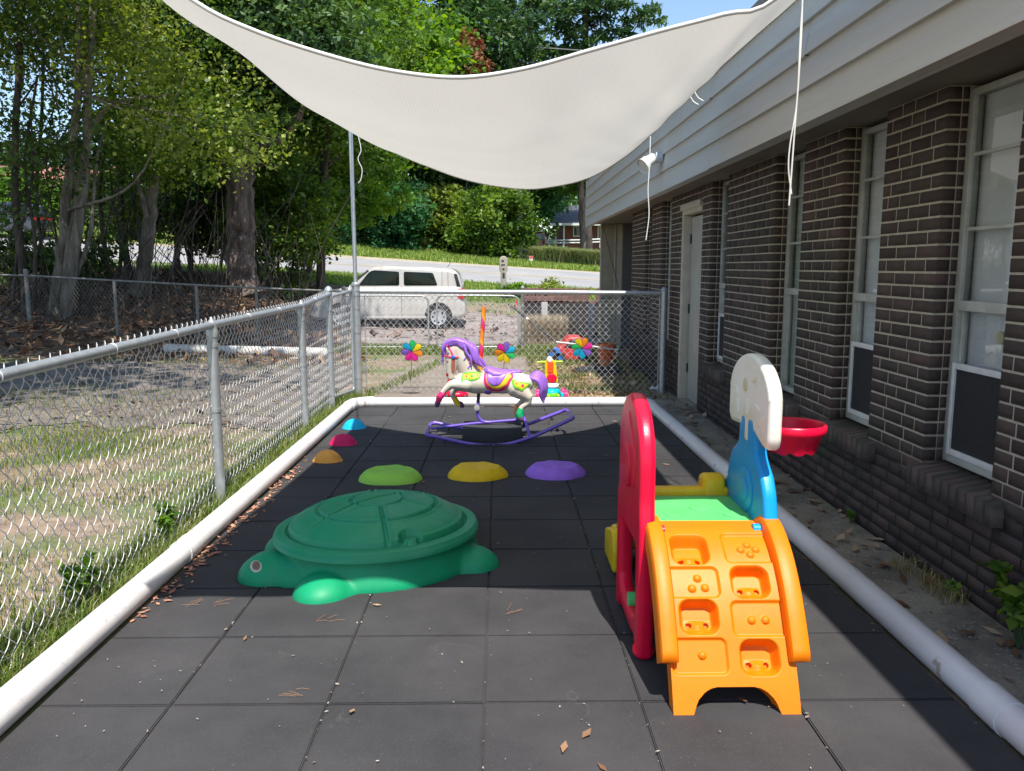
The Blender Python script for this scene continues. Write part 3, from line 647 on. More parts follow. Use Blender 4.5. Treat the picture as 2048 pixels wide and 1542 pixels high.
# ================= SHADE SAIL =================
def P3(px, py, Y): return np.array(D(px, py, Y))
left_e = [P3(712, 262, 6.28), P3(640, 215, 5.28), P3(570, 170, 4.53), P3(500, 115, 4.01), P3(430, 55, 3.60), P3(372, 0, 3.33), (-1.22, 2.75, 2.43), (-1.25, 2.12, 2.52)]
far_e = [P3(712, 262, 6.28), P3(780, 300, 6.13), P3(850, 330, 5.99), P3(940, 361, 5.85), P3(1040, 377, 5.76), P3(1110, 372, 5.80), P3(1180, 354, 5.89), P3(1245, 316, 5.98), P3(1300, 270, 6.06), P3(1352, 213, 6.15), P3(1378, 188, 6.2)]
right_e = [P3(1378, 188, 6.2), P3(1410, 160, 5.75), P3(1475, 103, 5.05), P3(1535, 50, 4.48), P3(1592, 0, 4.07), (1.38, 3.0, 2.64), (1.42, 2.08, 2.66)]
near_e = [(-1.25, 2.12, 2.52), (-1.06, 2.27, 2.28), P3(385, 0, 2.34), P3(500, 58, 2.38), P3(640, 106, 2.45), P3(780, 141, 2.50), P3(920, 155, 2.52), P3(1050, 137, 2.51), P3(1180, 101, 2.47), P3(1320, 62, 2.43), P3(1450, 28, 2.40), P3(1555, -6, 2.37), (1.02, 2.25, 2.40), (1.42, 2.08, 2.66)]
def resample(pts, n):
    Q = smooth_path(pts, 12); s = np.concatenate([[0], np.cumsum(np.linalg.norm(np.diff(Q, axis=0), axis=1))]); t = np.linspace(0, s[-1], n); return np.column_stack([np.interp(t, s, Q[:, k]) for k in range(3)])
NU, NV = 90, 60
cF, cN, cL, cR = resample(far_e, NU), resample(near_e, NU), resample(left_e[::-1], NV), resample(right_e[::-1], NV)
u = np.linspace(0, 1, NU)[None, :, None]; v = np.linspace(0, 1, NV)[:, None, None]     # v=0 near, 1 far
S = (1-v)*cN[None]+v*cF[None]+(1-u)*cL[:, None]+u*cR[:, None]-((1-u)*(1-v)*cN[0]+u*(1-v)*cN[-1]+(1-u)*v*cF[0]+u*v*cF[-1])
uu, vv = u[..., 0], v[..., 0]
edge = np.minimum(1, 12*np.minimum(np.minimum(uu, 1-uu)*1.0, np.minimum(vv, 1-vv)*1.0))
wr = .004*np.sin(uu*90-vv*30)*np.exp(-((uu-.9)/.3)**2)+.012*np.sin(uu*44+vv*9)*np.exp(-((vv-.15)/.25)**2)+.010*np.sin(vv*24-uu*20)*np.exp(-((uu-.95)/.22)**2)+.007*np.sin(vv*19+uu*26)*np.exp(-((uu-.06)/.22)**2)
S[..., 2] += wr*edge
i, j = np.meshgrid(np.arange(NV-1), np.arange(NU-1), indexing='ij'); a = (i*NU+j).ravel()
SF = np.stack([a, a+1, a+NU+1, a+NU], -1)
def sailmat():
    m = bpy.data.materials.new('sail_cloth'); m.use_nodes = True; nt = m.node_tree; L = nt.links.new; p = nt.nodes['Principled BSDF']; out = nt.nodes['Material Output']
    p.inputs['Base Color'].default_value = (.62, .595, .54, 1); p.inputs['Roughness'].default_value = .9
    tc = nn(nt, 'ShaderNodeTexCoord'); wv = nn(nt, 'ShaderNodeTexWave'); wv.inputs['Scale'].default_value = 26; wv.inputs['Distortion'].default_value = .6; wv.bands_direction = 'X'; L(tc.outputs['Object'], wv.inputs['Vector'])
    n = nn(nt, 'ShaderNodeTexNoise'); n.inputs['Scale'].default_value = 2.2; n.inputs['Detail'].default_value = 6; L(tc.outputs['Object'], n.inputs['Vector'])
    r = nn(nt, 'ShaderNodeValToRGB'); e = r.color_ramp.elements; e[0].color = (.56, .535, .48, 1); e[1].color = (.66, .64, .59, 1); e[0].position = .3; e[1].position = .7; L(n.outputs[0], r.inputs[0]); L(r.outputs[0], p.inputs['Base Color'])
    b = nn(nt, 'ShaderNodeBump'); b.inputs['Strength'].default_value = .12; b.inputs['Distance'].default_value = .01; L(wv.outputs[0], b.inputs['Height']); L(b.outputs[0], p.inputs['Normal'])
    t = nn(nt, 'ShaderNodeBsdfTranslucent'); t.inputs[0].default_value = (.60, .575, .52, 1); mx = nn(nt, 'ShaderNodeMixShader'); mx.inputs[0].default_value = .42
    L(p.outputs[0], mx.inputs[1]); L(t.outputs[0], mx.inputs[2]); L(mx.outputs[0], out.inputs[0]); return m
M_sail = sailmat()
sail = thing('shade_sail', 'large cream shade sail sagging over the play mat', 'shade sail', tuple(S[NV//2, NU//2]))
link('canopy', np_mesh('canopy', S.reshape(-1, 3), SF), M_sail, sail, True)
M_hem = mat('sail_hem', (.74, .72, .68), .85, (.66, .64, .60), scale=30)
def hem(E, wd, inward, nm='hem'):
    P = np.asarray(E); Q = P+inward*wd; V = np.vstack([P+[0, 0, .004], Q+[0, 0, .004]]); n = len(P); k = np.arange(n-1); return link(nm, np_mesh(nm, V, np.stack([k, k+1, k+1+n, k+n], -1)), M_hem, sail, True)
o = tube('hem', S[0, :], .0065, M_hem, sail, 8); tube('hem', S[-1, :], .007, M_hem, sail, 6); tube('hem', S[:, 0], .007, M_hem, sail, 6); tube('hem', S[:, -1], .007, M_hem, sail, 6)
tube('corner_rope', [tuple(S[-1, 0]), (PX, PY, 3.25)], .006, M_cord, sail, 6)
tube('corner_rope', [tuple(S[-1, -1]), (1.655, 6.6, 2.9)], .005, M_cord, sail, 6)
for k in (57, 59): q = S[k, -1]; tube('loose_tie', smooth_path([q, q+[.03, 0, -.05], q+[.07, 0, -.075]], 4), .006, M_cord, sail, 6)
q = S[-1, -1]
t = tube('hanging_cord', smooth_path([D(1301, 262, 7.3), D(1299, 330, 7.3), D(1296, 380, 7.3), D(1298, 430, 7.3), D(1292, 480, 7.3)], 6), .0045, M_cord, None, 6); tag(t, 'thin white cord hanging past the small floodlight', 'cord')
hc = thing('hanging_cord', 'doubled white cord hanging in front of the windows from above the frame', 'cord', tuple(D(1604, 0, 4.2)))
tube('strand', smooth_path([D(1606, -60, 4.1), D(1603, 60, 4.1), D(1597, 160, 4.1), D(1590, 250, 4.1), D(1584, 330, 4.1), D(1578, 411, 4.1)], 6), .0042, M_cord, hc, 8)
tube('strand', smooth_path([D(1610, -60, 4.1), D(1601, 60, 4.1), D(1594, 200, 4.1), D(1580, 290, 4.1), D(1577, 340, 4.1), D(1583, 388, 4.1)], 6), .0036, M_cord, hc, 8)
# floodlight
fl = thing('floodlight', 'small grey and white outdoor floodlight on the siding', 'floodlight', tuple(D(1316, 324, 8.6)))
M_fl = mat('painted_metal', (.50, .53, .54), .5, (.36, .42, .45), scale=30); c = Vector((1.65, 8.55, 2.50))
lathe('mount_box', [(0, 0), (.055, 0), (.055, -.07), (0, -.075)], M_fl, fl, 20, (c.x, c.y, c.z), 'X')
tube('arm', [c+Vector((-.07, 0, 0)), c+Vector((-.10, -.01, -.02)), c+Vector((-.14, -.02, -.05))], .022, M_fl, fl, 12)
d = Vector((-.75, -.35, -.55)).normalized()
def cone_dir(nm, p, d, prof, m, par):
    V, Fq = lathe_np(prof, 24); q = d.to_track_quat('Z', 'Y').to_matrix(); V = np.array([q @ Vector(v)+p for v in V]); return link(nm, np_mesh(nm, V, Fq), m, par, True, 40)
cone_dir('lamp_shade', c+Vector((-.12, -.02, -.03)), d, [(.018, -.05), (.045, -.03), (.05, .05), (.058, .055), (.085, .12), (.08, .12), (.052, .055)], M_white, fl)
cone_dir('lamp_shade', c+Vector((-.10, .06, .0)), Vector((-.8, .3, -.5)).normalized(), [(.018, -.05), (.045, -.03), (.05, .04), (.055, .045), (.06, .07)], M_fl, fl)
cone_dir('lens', c+Vector((-.12, -.02, -.03)), d, [(0.0001, .06), (.05, .06), (.075, .1), (.0001, .108)], mat('lens', (.55, .53, .47), .2), fl)
print('fences done')

# ================= TURTLE SANDBOX =================
M_turt = plastic('green_plastic', (.003, .27, .115), .5, .05); M_lid = mat('green_lid', (.005, .25, .105), .5, (.05, .30, .18), scale=3.2, bump=.05, bscale=200, contrast=(.48, .80), detail=9)
TC = np.array([-.60, 3.885]); hd = math.atan2(3.60-TC[1], -1.19-TC[0]); tg = gz(3.9)+.014
def tpt(ang, rad): a = hd+ang; return TC[0]+rad*math.cos(a), TC[1]+rad*math.sin(a)
tt = thing('turtle_sandbox', 'large green plastic turtle sandbox with a domed lid', 'sandbox', (TC[0], TC[1], tg))
parts = []
ea, eb = .49, .435       # half length along the head axis, half width
def ell(prof, a, b, steps=72):
    V, Fq = lathe_np(prof, steps); V = V.copy(); V[:, 0] *= a; V[:, 1] *= b; c, s = math.cos(hd), math.sin(hd)
    return np.column_stack([TC[0]+V[:, 0]*c-V[:, 1]*s, TC[1]+V[:, 0]*s+V[:, 1]*c, V[:, 2]+tg]), Fq
parts.append(ell([(.0001, -.02), (1.04, -.02), (1.04, .02), (1.0, .06), (.955, .11), (.945, .155), (.0001, .155)], ea, eb))
def blob(x, y, z, rx, ry, rz, rot=0, n=28):
    th = np.linspace(-math.pi/2, math.pi/2, 15); V, Fq = lathe_np([(max(.0001, math.cos(t)), math.sin(t)) for t in th], n); c, s = math.cos(rot), math.sin(rot)
    X_, Y_, Z_ = V[:, 0]*rx, V[:, 1]*ry, V[:, 2]*rz; return np.column_stack([x+X_*c-Y_*s, y+X_*s+Y_*c, z+Z_]), Fq
hx, hy = tpt(0, .47); parts.append(blob(hx, hy, tg+.0, .20, .165, .118, hd))
hx, hy = tpt(0, .38); parts.append(blob(hx, hy, tg+.0, .2, .23, .135, hd))
for an, rd in ((.74, .465), (-.74, .465), (2.50, .455), (-2.50, .455)):
    hx, hy = tpt(an, rd); parts.append(blob(hx, hy, tg-.01, .155, .135, .100, hd+an*.9))
    hx, hy = tpt(an, rd-.06); parts.append(blob(hx, hy, tg-.01, .17, .155, .090, hd+an*.9))
def flat(co): co[:, 2] = np.maximum(co[:, 2], tg+.001); return co
fuse('basin', parts, .006, M_turt, tt, 36, None, flat)
# lid: analytic dome with raised-edge grooves
def lid():
    NR, NT = 110, 360; rr = np.linspace(0, 1, NR); th = np.linspace(0, 2*np.pi, NT, endpoint=False); RR, TT = np.meshgrid(rr, th, indexing='ij')
    dome = .132*np.sqrt(np.clip(1-(RR/.87)**2, 0, 1))**1.15; z = .155+.018+np.where(RR < .87, dome, 0)
    z = np.where(RR > .87, .173+.008*np.sin((RR-.87)/.13*np.pi), z); z = np.where(RR > .985, .157, z)
    g = lambda d, wd: -.015*np.exp(-(d/wd)**2)+.006*np.exp(-((np.abs(d)-2.0*wd)/wd)**2)
    off = 0
    for r0 in (.26, .58): off = off+g(RR-r0, .016)
    off = off+g(RR-.865, .013)
    for k in range(6):
        a = .35+k*math.pi/3; da = np.angle(np.exp(1j*(TT-a))); off = off+g(RR*np.sin(da), .016)*((np.cos(da) > 0) & (RR < .86) & (RR > (.26 if k % 3 else .0)))
    z = z+off
    kx, ky = .845*math.cos(1.66), .845*math.sin(1.66); dd = np.hypot(RR*np.cos(TT)-kx, RR*np.sin(TT)-ky)
    z = np.where(dd < .105, np.minimum(z, .186), z); z = np.where(dd < .062, .205, z)
    X_, Y_ = RR*np.cos(TT)*(ea+.008), RR*np.sin(TT)*(eb+.008); c, s = math.cos(hd), math.sin(hd)
    V = np.column_stack([(TC[0]+X_*c-Y_*s).ravel(), (TC[1]+X_*s+Y_*c).ravel(), (z+tg).ravel()])
    i, j = np.meshgrid(np.arange(NR-1), np.arange(NT), indexing='ij'); j2 = (j+1) % NT; Fq = np.stack([i*NT+j, (i+1)*NT+j, (i+1)*NT+j2, i*NT+j2], -1).reshape(-1, 4)
    rim = V[(NR-1)*NT:].copy(); low = rim.copy(); low[:, 2] = tg+.135; n = len(V); V = np.vstack([V, low]); jj = np.arange(NT)
    Fq = np.vstack([Fq, np.stack([(NR-1)*NT+jj, n+jj, n+(jj+1) % NT, (NR-1)*NT+(jj+1) % NT], -1)]); return link('lid', np_mesh('lid', V, Fq), M_lid, tt, True)
lid()
def bvh(o):
    co = [world_mat(o) @ v.co for v in o.data.vertices] if o.parent is None else [v.co.copy() for v in o.data.vertices]
    return BVHTree.FromPolygons(co, [tuple(p.vertices) for p in o.data.polygons])
def drape(name, outline, tree, origin, direction, toworld, off, m, parent, rings=7):
    """a raised patch hugging another surface: outline in a 2D frame, dropped along a direction on to the surface"""
    O = np.asarray(outline, float); c = O.mean(0); n = len(O); V = []; d = Vector(direction)
    prof = [(0, off), (.35, off), (.65, off), (.85, off*.98), (.94, off*.8), (.985, off*.3), (1, -.004)]
    last = None
    for (t, h) in prof:
        for q in O:
            p = c+(q-c)*t; wpt = Vector(toworld(p[0], p[1])); hit = tree.ray_cast(wpt-d*.6, d, 1.6)
            if hit[0] is not None: pos, nr = hit[0], hit[1]; last = (pos-wpt).dot(d)
            else: pos, nr = wpt+d*(last if last is not None else 0), -d
            V.append(tuple(pos+nr*h))
    k = len(prof); i, j = np.meshgrid(np.arange(k-1), np.arange(n), indexing='ij'); j2 = (j+1) % n
    return link(name, np_mesh(name, np.array(V), np.stack([i*n+j, i*n+j2, (i+1)*n+j2, (i+1)*n+j], -1).reshape(-1, 4)), m, parent, True)
bas = [o for o in tt.children if o.name.startswith('basin')][0]; tb = bvh(bas)
th = np.linspace(0, 2*np.pi, 28, endpoint=False)
vd = Vector(ray(512, 1133).tolist()).normalized()
for (cx, cy, par) in ((512, 1133, 'near'),):
    frm = lambda px, py: tuple(D(px, py, 3.7))
    e1 = drape('eye', [(cx+11.5*math.cos(a), cy+12*math.sin(a)) for a in th], tb, None, vd, frm, .003, mat('eye_ring', (.52, .47, .36), .5, (.4, .36, .26), scale=60), tt)
    e2 = drape('pupil', [(cx+1+8*math.cos(a), cy-1+9*math.sin(a)) for a in th], tb, None, vd, frm, .005, mat('eye_centre', (.22, .14, .09), .6, (.12, .08, .05), scale=90), tt)

# ================= STEPPING STONES =================
def stone(px, py, wpx, hpx, col, label, group, big, seed):
    rng = np.random.default_rng(seed); c0 = G(px, py); Z = (c0-Vector((0, 0, 1.4))).length; r0 = wpx/2/FPX*Z*.985
    c0 = c0+Vector((0, r0*(.84 if big else .80), 0)); hh = hpx*(.10 if big else .10)/hpx
    hh = .070 if big else .085
    NR, NT = 40, 120; rr = np.linspace(0, 1, NR); th = np.linspace(0, 2*np.pi, NT, endpoint=False); RR, TT = np.meshgrid(rr, th, indexing='ij')
    ph = rng.uniform(0, 6.28, 4); out = 1+.022*np.sin(3*TT+ph[0])+.014*np.sin(5*TT+ph[1])+.007*np.sin(9*TT+ph[2])
    out *= 1+(-.10 if not big else 0)*0
    if big: top = np.clip((1-RR)/.30, 0, 1); z = hh*(top**.62)*(1-.06*RR)
    else: z = hh*np.clip(1-(RR/.98)**2.1, 0, 1)**.75
    z = z+(.004 if big else .003)*np.sin(6*TT+ph[3])*np.exp(-((RR-.55)/.18)**2)+.0025*np.sin(11*TT)*np.exp(-((RR-.8)/.1)**2)
    lip = .012*(RR > .93)*1.0; z = np.maximum(z, lip); z = np.where(RR > .995, 0, z)
    X_ = c0.x+RR*np.cos(TT)*r0*out; Y_ = c0.y+RR*np.sin(TT)*r0*out*(.84 if big else .80)
    V = np.column_stack([X_.ravel(), Y_.ravel(), (z+gz(c0.y)+.015).ravel()]); i, j = np.meshgrid(np.arange(NR-1), np.arange(NT), indexing='ij'); j2 = (j+1) % NT
    o = link('stepping_stone', np_mesh('stepping_stone', V, np.stack([i*NT+j, (i+1)*NT+j, (i+1)*NT+j2, i*NT+j2], -1).reshape(-1, 4)), plastic('pod_plastic', col, .62), None, True)
    return tag(o, label, 'stepping stone', group)
GB, GS = 'large stepping stones in a row across the mat', 'small stepping stones in a line beside the pipe'
stone(774, 976, 131, 40, (.30, .62, .07), 'lime green stepping stone directly behind the turtle sandbox', GB, True, 1)
stone(953, 968, 127, 40, (.80, .52, .006), 'bright yellow stepping stone', GB, True, 2)
stone(1114, 965, 127, 40, (.34, .15, .70), 'flat purple stepping stone', GB, True, 3)
stone(705, 863, 48, 20, (.004, .42, .68), 'small sky blue stepping stone', GS, False, 4)
stone(683, 896, 56, 22, (.62, .006, .10), 'small crimson pink stepping stone', GS, False, 5)
stone(651, 931, 59, 27, (.80, .36, .06), 'small orange stepping stone nearest the turtle', GS, False, 6)
print('pods done')
# ================= ROCKING HORSE =================
HYc = 6.85
def hp(zx, zy, y=0.0, r=None, Y=None):
    """zoomed-picture millimetres -> a point at the horse's depth; r in millimetres"""
    q = D(780+zx/4.267, 580+zy/4.267, HYc); q = (q.x, q.y+y, q.z); return (*q, r/1000*.985) if r is not None else q
M_hbody = mat('cream_horse_plastic', (.58, .54, .45), .42, (.60, .40, .36), scale=4.5, contrast=(.5, .78), bump=.03, bscale=200, sss=.15)
M_pur = mat('purple_mane', (.30, .13, .58), .40, (.15, .055, .36), scale=30, bump=.12, bscale=60, stretch=(1, 1, .35), contrast=(.5, .75))
M_pink = plastic('hot_pink', (.78, .03, .17), .4); M_yel2 = plastic('yellow_paint', (.80, .56, .03), .42); M_grn = plastic('green_paint', (.16, .52, .04), .45)
M_blu = plastic('blue_paint', (.03, .18, .62), .4); M_org = plastic('orange_paint', (.80, .22, .04), .42); M_dg = plastic('dark_green_paint', (.01, .30, .12), .45)
M_grn2 = plastic('bow_green', (.01, .36, .14), .45); M_hoofd = plastic('hoof_purple', (.13, .06, .15), .5); M_brn = plastic('strap_brown', (.42, .13, .09), .5)
hz = thing('rocking_horse', 'cream rocking horse with purple mane and saddle on a purple tube rocker', 'rocking horse', (0, HYc, gz(HYc)+.014))
parts = []
parts.append(limb_np([hp(640, 775, 0, 88), hp(720, 785, 0, 100), hp(850, 785, 0, 98), hp(980, 785, 0, 98), hp(1080, 790, 0, 96), hp(1150, 795, 0, 78)], 28, .92))
parts.append(limb_np([hp(690, 730, 0, 86), hp(655, 650, 0, 84), hp(625, 570, 0, 80), hp(590, 510, 0, 66)], 24, .78))
parts.append(limb_np([hp(555, 500, 0, 62), hp(535, 560, 0, 66), hp(528, 630, 0, 56), hp(520, 700, 0, 42), hp(518, 740, 0, 33)], 24, .75))
# near front leg (folded forward), far front leg (hanging), hind legs
parts.append(limb_np([hp(650, 800, -.04, 66), hp(580, 795, -.06, 50), hp(520, 800, -.065, 36), hp(480, 835, -.065, 27), hp(448, 872, -.065, 22), hp(436, 890, -.065, 23)], 16))
parts.append(limb_np([hp(640, 820, .03, 60), hp(560, 840, .05, 38), hp(528, 880, .05, 26), hp(535, 920, .05, 22), hp(550, 945, .05, 22)], 16))
parts.append(limb_np([hp(1085, 830, -.03, 92), hp(1130, 870, -.045, 70), hp(1185, 915, -.055, 42), hp(1180, 950, -.055, 28), hp(1130, 985, -.055, 25), hp(1112, 1010, -.055, 24)], 18))
parts.append(limb_np([hp(1085, 830, .03, 90), hp(1130, 875, .045, 66), hp(1160, 920, .055, 36), hp(1125, 960, .055, 24), hp(1095, 1000, .055, 22)], 18))
V, Fq = limb_np([hp(497, 530, -.045, 14), hp(493, 500, -.05, 15), hp(486, 470, -.05, 5)], 12, .6); parts.append((V, Fq))
parts.append(limb_np([hp(545, 530, .045, 14), hp(528, 498, .05, 14), hp(510, 465, .05, 5)], 12, .6))
body = fuse('body', parts, .0055, M_hbody, hz, 10)
hb = bvh(body)
def strands(name, curves, m, y0s, vox=.0045, it=3):
    ps = []
    for c in curves:
        P = smooth_path([hp(*q) for q in c], 5); P[:, 3] *= .80; ps.append(limb_np(P, 12))
    return fuse(name, ps, vox, m, hz, it)
mn = []
for s in (-1, 1):
    y = lambda a: a*s
    for k in range(3):
        o_ = k*16
        mn.append([(470+o_*.5, 560-o_*2, y(.012), 9), (452+o_, 510-o_, y(.02), 20), (480+o_, 455+o_*.3, y(.025), 24), (545+o_, 428+o_*.7, y(.035), 26), (610, 440+o_, y(.045), 24), (655, 470+o_*.8, y(.05), 20)])
    for k in range(5):
        o_ = k*15
        mn.append([(600+o_*1.2, 430+o_*.4, y(.03), 22), (650+o_*1.1, 452+o_*.6, y(.05), 25), (690+o_*.8, 500+o_*.4, y(.06), 24), (712+o_*.6, 560+o_*.3, y(.064), 22), (738+o_*.5, 610+o_*.2, y(.062), 19), (778+o_*.3, 640+o_*.1, y(.06), 12)])
    mn.append([(640, 470, y(.06), 14), (652, 520, y(.068), 14), (690, 580, y(.07), 13), (700, 640, y(.072), 8)])
mn.append([(456, 500, 0, 18), (449, 560, 0, 14), (452, 620, 0, 8), (458, 650, 0, 4)])
mn.append([(740, 560, 0, 30), (780, 600, 0, 26), (808, 640, 0, 18)])
strands('mane', mn, M_pur, None, .0035, 1)
tl = []
for k in range(6):
    o_ = (k-2.5); tl.append([(1185, 762+o_*6, o_*.008, 20), (1235+o_*3, 735-o_*9, o_*.012, 27), (1285+o_*8, 760-o_*7, o_*.014, 28), (1312+o_*9, 830-o_*2, o_*.014, 25), (1306+o_*8, 890+o_*2, o_*.012, 20), (1303+o_*5, 935+o_*3, o_*.008, 11), (1312+o_*1.5, 962, 0, 4)])
strands('tail', tl, M_pur, None, .0035, 1)
Yd = Vector((0, 1, 0))
fr_ = lambda zx, zy: hp(zx, zy, -.3)
def dr(nm, pts, off, m, sm=6): return drape(nm, smooth_path(list(pts)+[pts[0]], sm)[:-1], hb, None, Yd, fr_, off, m, hz)
dr('saddle_skirt', [(812, 672), (800, 730), (805, 790), (840, 838), (900, 858), (960, 850), (1005, 815), (1030, 765), (1055, 735), (1040, 705), (960, 690), (880, 680)], .006, M_pink)
dr('saddle_lining', [(825, 680), (816, 735), (830, 790), (870, 828), (930, 835), (985, 805), (1012, 765), (1035, 735), (1020, 705), (940, 690), (880, 680)], .010, M_yel2)
sd = [limb_np([hp(842, 690, 0, 42), hp(880, 712, 0, 52), hp(940, 722, 0, 50), hp(1010, 712, 0, 36), hp(1070, 700, 0, 24), hp(1108, 698, 0, 18)], 20, 1.75)]
sdl = fuse('saddle', sd, .006, M_pur, hz, 4)
dr('saddle_flap', [(828, 678), (820, 730), (832, 775), (872, 806), (925, 802), (965, 765), (990, 730), (1005, 702), (940, 690), (880, 680)], .014, M_pur)
dr('girth', [(818, 845), (866, 852), (856, 888), (806, 880)], .004, M_pur, 3)
dr('chest_band', [(622, 712), (660, 692), (720, 690), (775, 700), (772, 738), (735, 758), (690, 765), (640, 755), (612, 775), (608, 745)], .005, M_grn); dr('chest_inset', [(630, 718), (665, 702), (720, 702), (758, 710), (755, 735), (725, 748), (690, 750), (645, 742), (625, 750)], .007, M_yel2)
dr('rump_band', [(1035, 740), (1075, 760), (1130, 775), (1195, 790), (1185, 815), (1150, 830), (1125, 850), (1095, 835), (1060, 820), (1040, 785)], .005, M_grn); dr('rump_inset', [(1052, 758), (1090, 775), (1135, 788), (1178, 798), (1168, 812), (1140, 820), (1120, 832), (1095, 820), (1068, 805)], .007, M_yel2)
def disc(nm, x, y, rx, ry, off, m): return dr(nm, [(x+rx*math.cos(a), y+ry*math.sin(a)) for a in np.linspace(0, 2*np.pi, 10, endpoint=False)], off, m, 2)
for (x, y, rr_, m_) in ((655, 728, 8, M_pink), (702, 727, 12, M_dg), (748, 718, 8, M_org), (1080, 783, 10, M_org), (1125, 803, 12, M_pink)): disc('jewel', x, y, rr_, rr_, .011, m_)
disc('eye', 493, 603, 9, 8, .004, M_brn); disc('nostril', 489, 722, 12, 15, .003, plastic('mouth_red', (.45, .02, .06), .5))
dr('bridle', [(458, 552), (500, 558), (545, 562), (590, 565), (590, 575), (545, 575), (500, 570), (460, 564)], .005, M_pink, 3)
dr('bridle', [(480, 462), (500, 470), (520, 500), (540, 535), (545, 560), (533, 560), (522, 530), (500, 495)], .006, M_pink, 3)
dr('cheek_strap', [(528, 580), (556, 580), (556, 640), (550, 700), (538, 706), (528, 690), (524, 640)], .005, M_brn, 3); disc('rosette', 543, 567, 15, 14, .012, M_blu)
for (x, y, m_) in ((663, 545, M_grn2), (698, 612, M_org)):
    dr('bow', [(x-26, y-18), (x-8, y-12), (x+6, y-8), (x+26, y-6), (x+24, y+16), (x+5, y+8), (x-10, y+4), (x-24, y+4)], .012, m_, 3); dr('ribbon', [(x-12, y+12), (x-2, y+12), (x-25, y+48), (x-34, y+44)], .006, M_pur, 3)
# painted socks and hooves
def piece(nm, pts, m, sx=1.0, vox=.004, it=3): return fuse(nm, [limb_np([hp(*q) for q in pts], 14, sx)], vox, m, hz, it)
piece('sock', [(450, 878, -.065, 29), (428, 905, -.065, 30), (420, 930, -.065, 27), (412, 942, -.065, 22)], M_pink); piece('hoof', [(412, 952, -.065, 25), (405, 978, -.065, 20), (402, 984, -.065, 10)], M_hoofd)
piece('sock', [(548, 935, .05, 25), (566, 962, .05, 26), (585, 985, .05, 24)], M_yel2); piece('hoof', [(598, 978, .05, 22), (612, 995, .05, 22)], M_hoofd)
piece('sock', [(1115, 1012, -.055, 28), (1106, 1045, -.055, 34), (1108, 1065, -.055, 34)], M_grn2); piece('hoof', [(1112, 1076, -.055, 33), (1120, 1088, -.055, 32)], M_hoofd)
piece('sock', [(1092, 1000, .055, 24), (1085, 1040, .055, 26), (1090, 1065, .055, 26)], M_org); piece('hoof', [(1094, 1075, .055, 27), (1104, 1088, .055, 26)], M_hoofd)
# twisted pole
pm = bpy.data.materials.new('candy_stripe'); pm.use_nodes = True; nt_ = pm.node_tree; L_ = nt_.links.new; p_ = nt_.nodes['Principled BSDF']; p_.inputs['Roughness'].default_value = .3
tc_ = nn(nt_, 'ShaderNodeTexCoord'); a0 = hp(798, 530); 
sp_ = nn(nt_, 'ShaderNodeSeparateXYZ'); L_(tc_.outputs['Object'], sp_.inputs[0])
def mth(op, a, b):
    n = nn(nt_, 'ShaderNodeMath', operation=op)
    for i_, v_ in enumerate((a, b)):
        if isinstance(v_, (int, float)): n.inputs[i_].default_value = v_
        else: L_(v_, n.inputs[i_])
    return n.outputs[0]
ang = mth('ARCTAN2', mth('SUBTRACT', sp_.outputs['Y'], HYc), mth('SUBTRACT', sp_.outputs['X'], a0[0])); ph_ = mth('FRACT', mth('ADD', mth('DIVIDE', ang, 2*math.pi), mth('MULTIPLY', sp_.outputs['Z'], 4.2)), 0)
rp_ = nn(nt_, 'ShaderNodeValToRGB'); rp_.color_ramp.interpolation = 'CONSTANT'; e_ = rp_.color_ramp.elements; e_[0].color = (.80, .22, .02, 1); e_[1].position = .38; e_[1].color = (.72, .03, .04, 1)
k_ = e_.new(.6); k_.color = (.62, .05, .22, 1); k_ = e_.new(.82); k_.color = (.80, .36, .03, 1); L_(ph_, rp_.inputs[0]); L_(rp_.outputs[0], p_.inputs['Base Color'])
tube('twisted_pole', [hp(768, 690), hp(785, 400), hp(797, 250), hp(800, 146)], .0185, pm, hz, 16)
# rocker frame in purple tube
M_rock = mat('purple_tube', (.15, .085, .48), .32, (.12, .065, .40), scale=20, coat=.3); M_blk = mat('black_plastic', (.02, .02, .022), .55, (.032, .032, .034), scale=50)
def tp_(px, py, Y): return tuple(D(px, py, Y))
def zp(zx, zy, Y): return tuple(D(780+zx/4.267, 580+zy/4.267, Y))
ya, yb = 6.60, 7.10
near = smooth_path([zp(318, 1240, ya), zp(420, 1258, ya), zp(620, 1302, ya), zp(800, 1326, ya), zp(980, 1318, ya), zp(1180, 1265, ya), zp(1380, 1180, ya), zp(1560, 1095, ya)], 6)
far_ = smooth_path([zp(375, 1130, yb), zp(500, 1155, yb), zp(650, 1190, yb), zp(850, 1225, yb), zp(1020, 1205, yb), zp(1180, 1145, yb), zp(1350, 1080, yb), zp(1500, 1022, yb)], 6)
rail = tube('rocker_rail', rounded_path([near[0]+(near[1]-near[0])*0, near[0], far_[0]][1:], .01) if False else near, .0155, M_rock, hz, 14); tube('rocker_rail', far_, .0155, M_rock, hz, 14)
tube('end_bar', rounded_path([near[1], near[0]+[-.01, 0, .0], (np.array(zp(345, 1140, yb))), far_[1]], .05), .0155, M_rock, hz, 14); tube('end_bar', rounded_path([near[-2], near[-1]+[.008, 0, 0], far_[-1]+[.008, 0, 0], far_[-2]], .05), .0155, M_rock, hz, 14)
ym = 6.85
tube('cross_brace', [zp(350, 1182, ym), zp(700, 1140, ym), zp(1130, 1104, ym)], .012, M_rock, hz, 12)
tube('support_post', smooth_path([hp(760, 860), hp(752, 980), hp(745, 1050), hp(765, 1100), hp(805, 1125), hp(860, 1128)], 6), .0135, M_rock, hz, 14)
